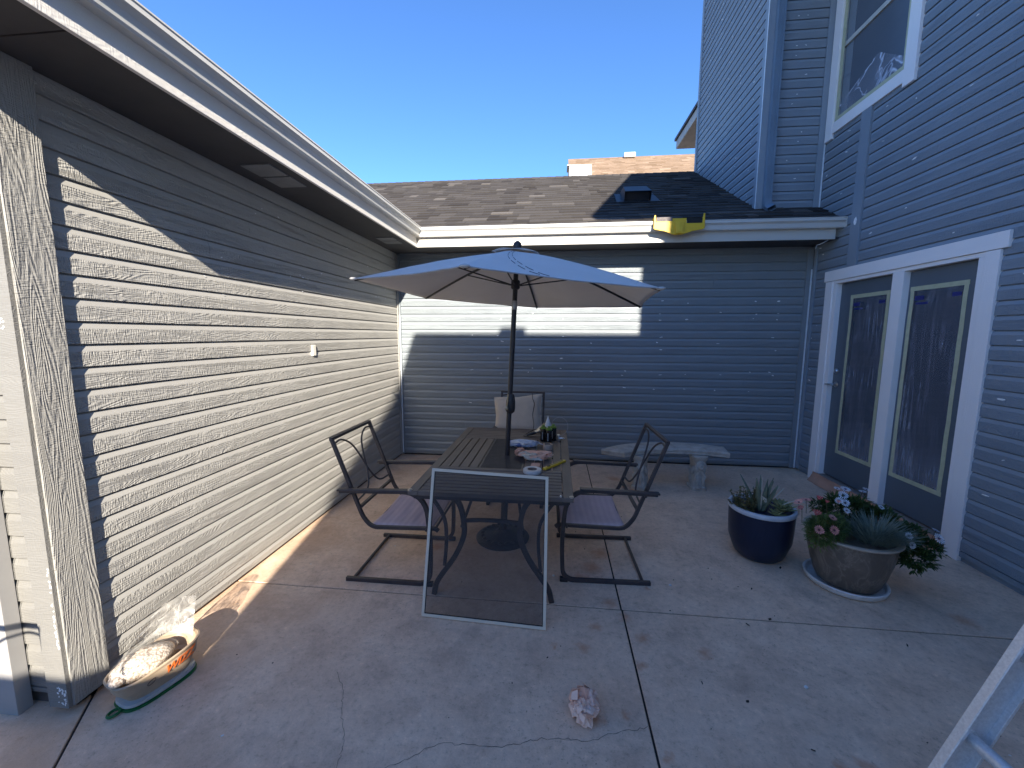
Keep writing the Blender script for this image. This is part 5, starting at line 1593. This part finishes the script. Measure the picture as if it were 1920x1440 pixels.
# salmon daisy at the left
mb = MB()
for c, rad, cnt in [((TPX - .175, TPY - .07, .330), (.115, .12, .085), 900), ((TPX - .23, TPY - .10, .30), (.09, .085, .085), 520), ((TPX - .10, TPY - .03, .34), (.08, .09, .07), 360)]:
    foliage(mb, (c[0] - .025, c[1], c[2] + .075), [q * 1.12 for q in rad], int(cnt * 1.25), rr, .0045, .028)
heads = [((-.285, -.175, .365), (-.2, -.9, .55), .026, 1), ((-.205, -.185, .372), (.1, -.9, .5), .027, 1), ((-.255, -.085, .425), (0, -.35, 1), .024, 2), ((-.165, -.10, .415), (.2, -.5, .9), .023, 1),
         ((-.262, .015, .480), (-.1, .1, 1), .030, 1), ((-.315, .0, .470), (-.5, -.1, .9), .026, 1), ((-.18, .02, .485), (.2, .1, 1), .022, 2), ((-.125, .03, .462), (.3, 0, 1), .015, 2), ((-.055, .03, .465), (.2, 0, 1), .015, 3), ((-.31, -.03, .435), (-.6, -.2, .8), .018, 2)]
for (dx, dy, z), nm, r_, kind in heads:
    p = Vector((TPX + dx - .03, TPY + dy - .01, z + .085)); mb.tube(smoothpts([p - Vector((-.02, -.02, .10)), p - Vector((-.004, 0, .04)), p], 3), .0018, 5, mi=4)
    daisy(mb, p, nm, r_ * 1.2, 15 if kind == 1 else 10, rr, 1 if kind != 2 else 2, 3, .15 if kind == 1 else .9)
o = mb.build("daisy_plant", [m_leaf2, m_pink_p, m_red_p, m_pink_c, m_stem]); tag(o, "salmon pink daisies at the left side of the tan bowl", "plant")
# white daisy, dark foliage, spills right
mb = MB()
for c, rad, cnt in [((TPX + .06, TPY + .15, .40), (.19, .12, .115), 1300), ((TPX + .22, TPY + .10, .36), (.15, .13, .10), 1100), ((TPX + .34, TPY + .02, .30), (.12, .12, .08), 700), ((TPX + .31, TPY - .09, .20), (.12, .11, .085), 800),
                    ((TPX - .10, TPY + .18, .40), (.07, .06, .05), 160), ((TPX + .24, TPY - .02, .27), (.12, .12, .09), 600), ((TPX + .42, TPY - .06, .25), (.07, .08, .06), 260)]:
    foliage(mb, (c[0], c[1], c[2] + .055), rad, cnt, rr, .006, .036, .5)
for (dx, dy, z), nm, r_ in [((.04, .15, .545), (0, -.3, 1), .034), ((.01, .12, .512), (-.2, -.7, .8), .034), ((-.02, .05, .485), (-.3, -.8, .6), .028), ((-.055, .06, .495), (-.6, -.6, .7), .026), ((-.02, .03, .440), (0, -.7, .7), .023),
                        ((.165, .17, .525), (0, 0, 1), .026), ((.21, .20, .530), (.2, -.2, 1), .026), ((.21, .06, .462), (.2, -.6, .8), .022), ((.215, -.16, .375), (0, -.8, .6), .024), ((.215, -.19, .330), (.1, -1, .3), .024), ((.455, -.08, .330), (.2, -.9, .6), .038), ((.475, -.03, .360), (.3, -.2, 1), .024), ((.0, .17, .54), (0, -.2, 1), .022)]:
    p = Vector((TPX + dx, TPY + dy, z + .055)); mb.tube([p - Vector((0, -.02, .07)), p], .0018, 5, mi=2)
    daisy(mb, p, nm, r_, 14, rr, 1, 3, .08)
o = mb.build("daisy_plant", [m_leaf, m_white_p, m_stem, m_eye]); tag(o, "white daisies with dark foliage spilling off the right of the tan bowl", "plant")
# blue grey tuft
mb = MB()
for k in range(640):
    a = rr.uniform(0, 2 * PI); u = math.sqrt(rr.random()); q = Vector((TPX + .075 + .10 * u * math.cos(a), TPY - .09 + .085 * u * math.sin(a), .350 + .02 * (1 - u)))
    lean = .25 + 1.1 * u * rr.uniform(.6, 1.2)
    blade(mb, q, (math.cos(a) * lean, math.sin(a) * lean, 1), rr.uniform(.11, .205), rr.uniform(.0024, .0038), rr.uniform(.1, .9), 5, 0, .3)
o = mb.build("dianthus_plant", m_blue_leaf); tag(o, "grassy blue grey tuft at the front middle of the tan bowl", "plant")

# ================================================================== LITTER BOX AND BAG
LC = Vector((-1.845, 1.535, 0)); LA = Vector((.30, .955, 0)).normalized(); LB = Vector((LA.y, -LA.x, 0))
lb = thing("litter_box", "tan plastic pet tray with orange lettering by the garage corner", "litter box", tuple(LC))
def ov(a, b, z, n=48, e=.62, sh=0.0):
    out = []
    for k in range(n):
        t = 2 * PI * k / n
        x = a * math.copysign(abs(math.cos(t)) ** e, math.cos(t)); y = b * math.copysign(abs(math.sin(t)) ** e, math.sin(t))
        out.append(LC + LA * x + LB * (y + sh) + Vector((0, 0, z)))
    return out
def loft(mb, rings, cap0=True, cap1=True):
    n = len(rings[0]); v = [p for r in rings for p in r]
    f = [(i * n + k, i * n + (k + 1) % n, (i + 1) * n + (k + 1) % n, (i + 1) * n + k) for i in range(len(rings) - 1) for k in range(n)]
    if cap0: f.append(tuple(range(n))[::-1])
    if cap1: f.append(tuple((len(rings) - 1) * n + k for k in range(n)))
    mb.add(v, f)
m_tanp = simple("tan_plastic", (0.42, 0.32, 0.22), .45, 0, .08, 10)
def rimz(ring, amp=.022):      # rim rises at the far end
    return [p + Vector((0, 0, amp * ((p - LC).dot(LA) / .2))) for p in ring]
mb = MB()
loft(mb, [ov(.150, .085, .035), ov(.158, .092, .09), rimz(ov(.192, .108, .105), .01), rimz(ov(.200, .115, .165)), rimz(ov(.212, .126, .168)), rimz(ov(.214, .128, .178)), rimz(ov(.205, .120, .182)), rimz(ov(.196, .111, .172)), rimz(ov(.180, .100, .10), .01), ov(.165, .09, .06)], True, True)
tray = mb.build("basin", m_tanp, lb, smooth=True, autosm=35)
mb = MB(); loft(mb, [ov(.170, .098, .012), ov(.178, .106, .020), ov(.176, .104, .036), ov(.150, .085, .040)]); mb.build("stand", simple("pale_grey_plastic", (0.42, .42, .40), .5), lb, smooth=True, autosm=35)
mb = MB(); loft(mb, [ov(.168, .100, 0.0), ov(.182, .110, .001), ov(.184, .112, .011), ov(.170, .100, .012)])
hc = LC - LA * .205 + LB * .015
mb.tube([hc + LA * .045 + Vector((0, 0, .008)), hc + LA * .02 + Vector((0, 0, .010))], .012, 8)
ring = [hc + LA * (.028 * math.cos(a)) + LB * (.022 * math.sin(a)) + Vector((0, 0, .012)) for a in [2 * PI * k / 20 for k in range(21)]]
mb.tube(ring, .0075, 8)
mb.build("scoop", simple("green_plastic", (0.012, 0.13, 0.035), .4), lb, smooth=True, autosm=40)
# lettering on the side facing the patio
tc_ = bpy.data.curves.new("lettering", 'FONT'); tc_.body = "WIZZ"; tc_.size = .064; tc_.extrude = .0008; tc_.shear = .35; tc_.space_character = .95; tc_.offset = .0012
to = bpy.data.objects.new("tmp_text", tc_); COL.objects.link(to)
dg = bpy.context.evaluated_depsgraph_get(); tm = bpy.data.meshes.new_from_object(to.evaluated_get(dg)); bpy.data.objects.remove(to)
tm.name = "lettering"; tm.materials.clear(); tm.materials.append(simple("orange_print", (0.75, 0.16, 0.03), .5))
lo = bpy.data.objects.new("lettering", tm); COL.objects.link(lo)
for v_ in tm.vertices:
    u_, w_2, e_2 = v_.co.x, v_.co.y, v_.co.z
    x = -.012 + u_ * .98; zz = .108 + w_2 * .95 + .0 * x
    # follow the superellipse side
    a1, b1 = .197, .1125
    yy = b1 * (max(0, 1 - abs(min(.999, abs(x) / a1)) ** (2 / .62))) ** (.62 / 2)
    v_.co = LC + LA * x + LB * (yy + .003 + .006 * (zz - .105) / .06 + e_2) + Vector((0, 0, zz + .022 * x / .2))
lo.parent = lb; lo.matrix_parent_inverse = PINV[lb.name]
mb = MB()
pts = []
for a in [2 * PI * k / 16 for k in range(17)]:
    x = -.072 + .019 * math.cos(a); zz = .115 + .010 * math.sin(a) + .35 * (x + .072)
    yy = .1125 * (1 - (abs(x) / .197) ** (2 / .62)) ** .31
    pts.append(LC + LA * x + LB * (yy + .003) + Vector((0, 0, zz)))
mb.tube(pts, .0016, 5); mb.build("printed_oval", m_black_metal, lb)

# bag of pellets slumped in the tray
bag = thing("pellet_bag", "clear plastic bag of white pellets slumped in the tan tray", "bag", tuple(LC))
def pellets_mat():
    m, N, L, b = new_mat("white_pellets")
    v = coords(N, L); vo = N.new("ShaderNodeTexVoronoi"); vo.inputs['Scale'].default_value = 95; L.new(v, vo.inputs['Vector'])
    c = ramp(N, L, vo.outputs['Distance'], [(0.0, (0.86, 0.76, 0.64)), (.42, (0.74, .63, .51)), (.75, (0.34, .25, .18))])
    L.new(c, b.inputs['Base Color']); b.inputs['Roughness'].default_value = .35; b.inputs['Specular IOR Level'].default_value = .6
    inv = maths(N, L, 'MULTIPLY', vo.outputs['Distance'], -1.0)
    bump(N, L, b, inv, .55, .004)
    return m
cen2 = LC + LA * -.01 + LB * -.01 + Vector((0, 0, .175))
def lump_(mb, cc, ra, rb, rz_, seed, K=40, Mm=26, amp=.12, top=None):
    v = []
    for i in range(Mm + 1):
        th = PI * i / Mm
        for k in range(K):
            a = 2 * PI * k / K
            d = Vector((math.sin(th) * math.cos(a), math.sin(th) * math.sin(a), math.cos(th)))
            s = 1 + amp * noise.noise(d * 2.3 + Vector((seed, 0, 0))) + amp * .6 * abs(noise.noise(d * 6 + Vector((seed, 3, 0))))
            p = LA * (d.x * ra * s) + LB * (d.y * rb * s) + Vector((0, 0, d.z * rz_ * s))
            v.append(cc + p)
    mb.add(v, [(i * K + k, (i + 1) * K + k, (i + 1) * K + (k + 1) % K, i * K + (k + 1) % K) for i in range(Mm) for k in range(K)])
mb = MB(); lump_(mb, cen2 - LA * .045 - Vector((0, 0, .01)), .145, .092, .068, 3)
mb.ell(cen2 - LA * .175 + LB * .045 + Vector((0, 0, .0)), (.035, .035, .022), 12, 8)
mb.build("contents", pellets_mat(), bag, smooth=True, autosm=80)
def film2(k=1.0):
    m, N, L, b = new_mat("clear_bag_film")
    out = N["Material Output"]; v = coords(N, L); n1 = noise_n(N, L, v, 9, 4, .6, 1.8)
    rg = maths(N, L, 'ABSOLUTE', maths(N, L, 'SUBTRACT', n1, .5))
    fac = ramp(N, L, rg, [(0.0, (.75 * k, .75 * k, .75 * k)), (.03, (.42 * k, .42 * k, .42 * k)), (.12, (.22 * k, .22 * k, .22 * k))])
    b.inputs['Base Color'].default_value = (.42, .40, .37, 1); b.inputs['Roughness'].default_value = .16
    bump(N, L, b, n1, .8, .012)
    tr = N.new("ShaderNodeBsdfTransparent"); mx = N.new("ShaderNodeMixShader")
    L.new(fac, mx.inputs[0]); L.new(tr.outputs[0], mx.inputs[1]); L.new(b.outputs[0], mx.inputs[2]); L.new(mx.outputs[0], out.inputs[0])
    return m
m_bagfilm = film2(1.3); m_bagfilm_thin = film2(.35)
# gathered sheet rising to a peak behind
v = []; K, Mm = 36, 18
peak = LC + LA * .250 + LB * -.030 + Vector((0, 0, .375))
for i in range(Mm + 1):
    t = i / Mm
    for k in range(K + 1):
        u = k / K; a = PI * u
        # lower edge hugs the pellets, upper edge is an open ragged mouth
        low = cen2 + LA * (-.17 * math.cos(a) * 1.0) + LB * (.09 - .14 * math.sin(a)) + Vector((0, 0, .03 + .045 * math.sin(a)))
        ridge_ = (cen2 - LA * .15 + Vector((0, 0, .035)) + LB * .0).lerp(peak, u) + Vector((0, 0, .12 * math.sin(a * 1.0)))
        p = low.lerp(ridge_, t)
        w = noise.noise(Vector((u * 5, t * 4, 1))) * .018 + .010 * noise.noise(Vector((u * 13, t * 9, 4)))
        v.append(p + LB * w + Vector((0, 0, w * .8)))
MB().add(v, [(i * (K + 1) + k, i * (K + 1) + k + 1, (i + 1) * (K + 1) + k + 1, (i + 1) * (K + 1) + k) for i in range(Mm) for k in range(K)]).build("bag_top", m_bagfilm, bag, smooth=True, autosm=45)
mb = MB(); lump_(mb, cen2 - LA * .038 - Vector((0, 0, .004)), .153, .098, .075, 3, amp=.16); mb.build("bag_skin", m_bagfilm_thin, bag, smooth=True, autosm=50)

lb.scale = bag.scale = (.80, .80, .86)
# ================================================================== LADDER
lad = thing("ladder", "worn aluminium ladder leaning at the lower right corner", "ladder", (1.12, 1.25, 0))
rd = Vector((.427, .03, 1)).normalized(); rg_ = Vector((.07, -1, 0)).normalized(); fn = rd.cross(rg_).normalized()
m_alu = simple("scuffed_aluminium", (0.74, 0.74, 0.74), .40, .45, .13, 110, .3, 200, .0006)
foot = Vector((1.247, 1.26, .30)) - rd * .30 / rd.z
Ltot = 4.3
for off in (0, .42):
    o_ = foot + rg_ * off
    mb = MB(); c = o_ + rd * Ltot / 2
    s = 1 if off == 0 else -1
    mb.obox(c, rd * Ltot / 2, fn * .046, rg_ * .0018)
    for q in (-1, 1): mb.obox(c + fn * q * .0475 + rg_ * s * .010, rd * Ltot / 2, fn * .0016, rg_ * .0125)
    for q in (-1, 1): mb.obox(c + fn * q * .043 + rg_ * s * .0232, rd * Ltot / 2, fn * .0048, rg_ * .0014)
    mb.build("rail", m_alu, lad, bevel=.0008)
    f_ = MB(); f_.obox(o_ + Vector((0, 0, .012)), (.045, 0, 0), (0, .02, 0), (0, 0, .012)); f_.build("foot", m_black_metal, lad, bevel=.004)
zr0 = 1.65 - .9796 * 1.26
k = 0
s0 = (zr0 / rd.z) - .305 * 1
while s0 + k * .305 < Ltot:
    p = foot + rd * (s0 + k * .305)
    mb = MB(); mb.tube([p + rg_ * -.012, p + rg_ * .432], .019, 14)
    mb.tube([p + rg_ * .002, p + rg_ * .007], .025, 14); mb.tube([p + rg_ * .413, p + rg_ * .418], .025, 14)
    mb.build("rung", m_steel if False else m_alu, lad, smooth=True)
    k += 1

scene.render.engine = 'CYCLES'
scene.cycles.samples = 128
scene.cycles.max_bounces = 6
scene.cycles.transparent_max_bounces = 12
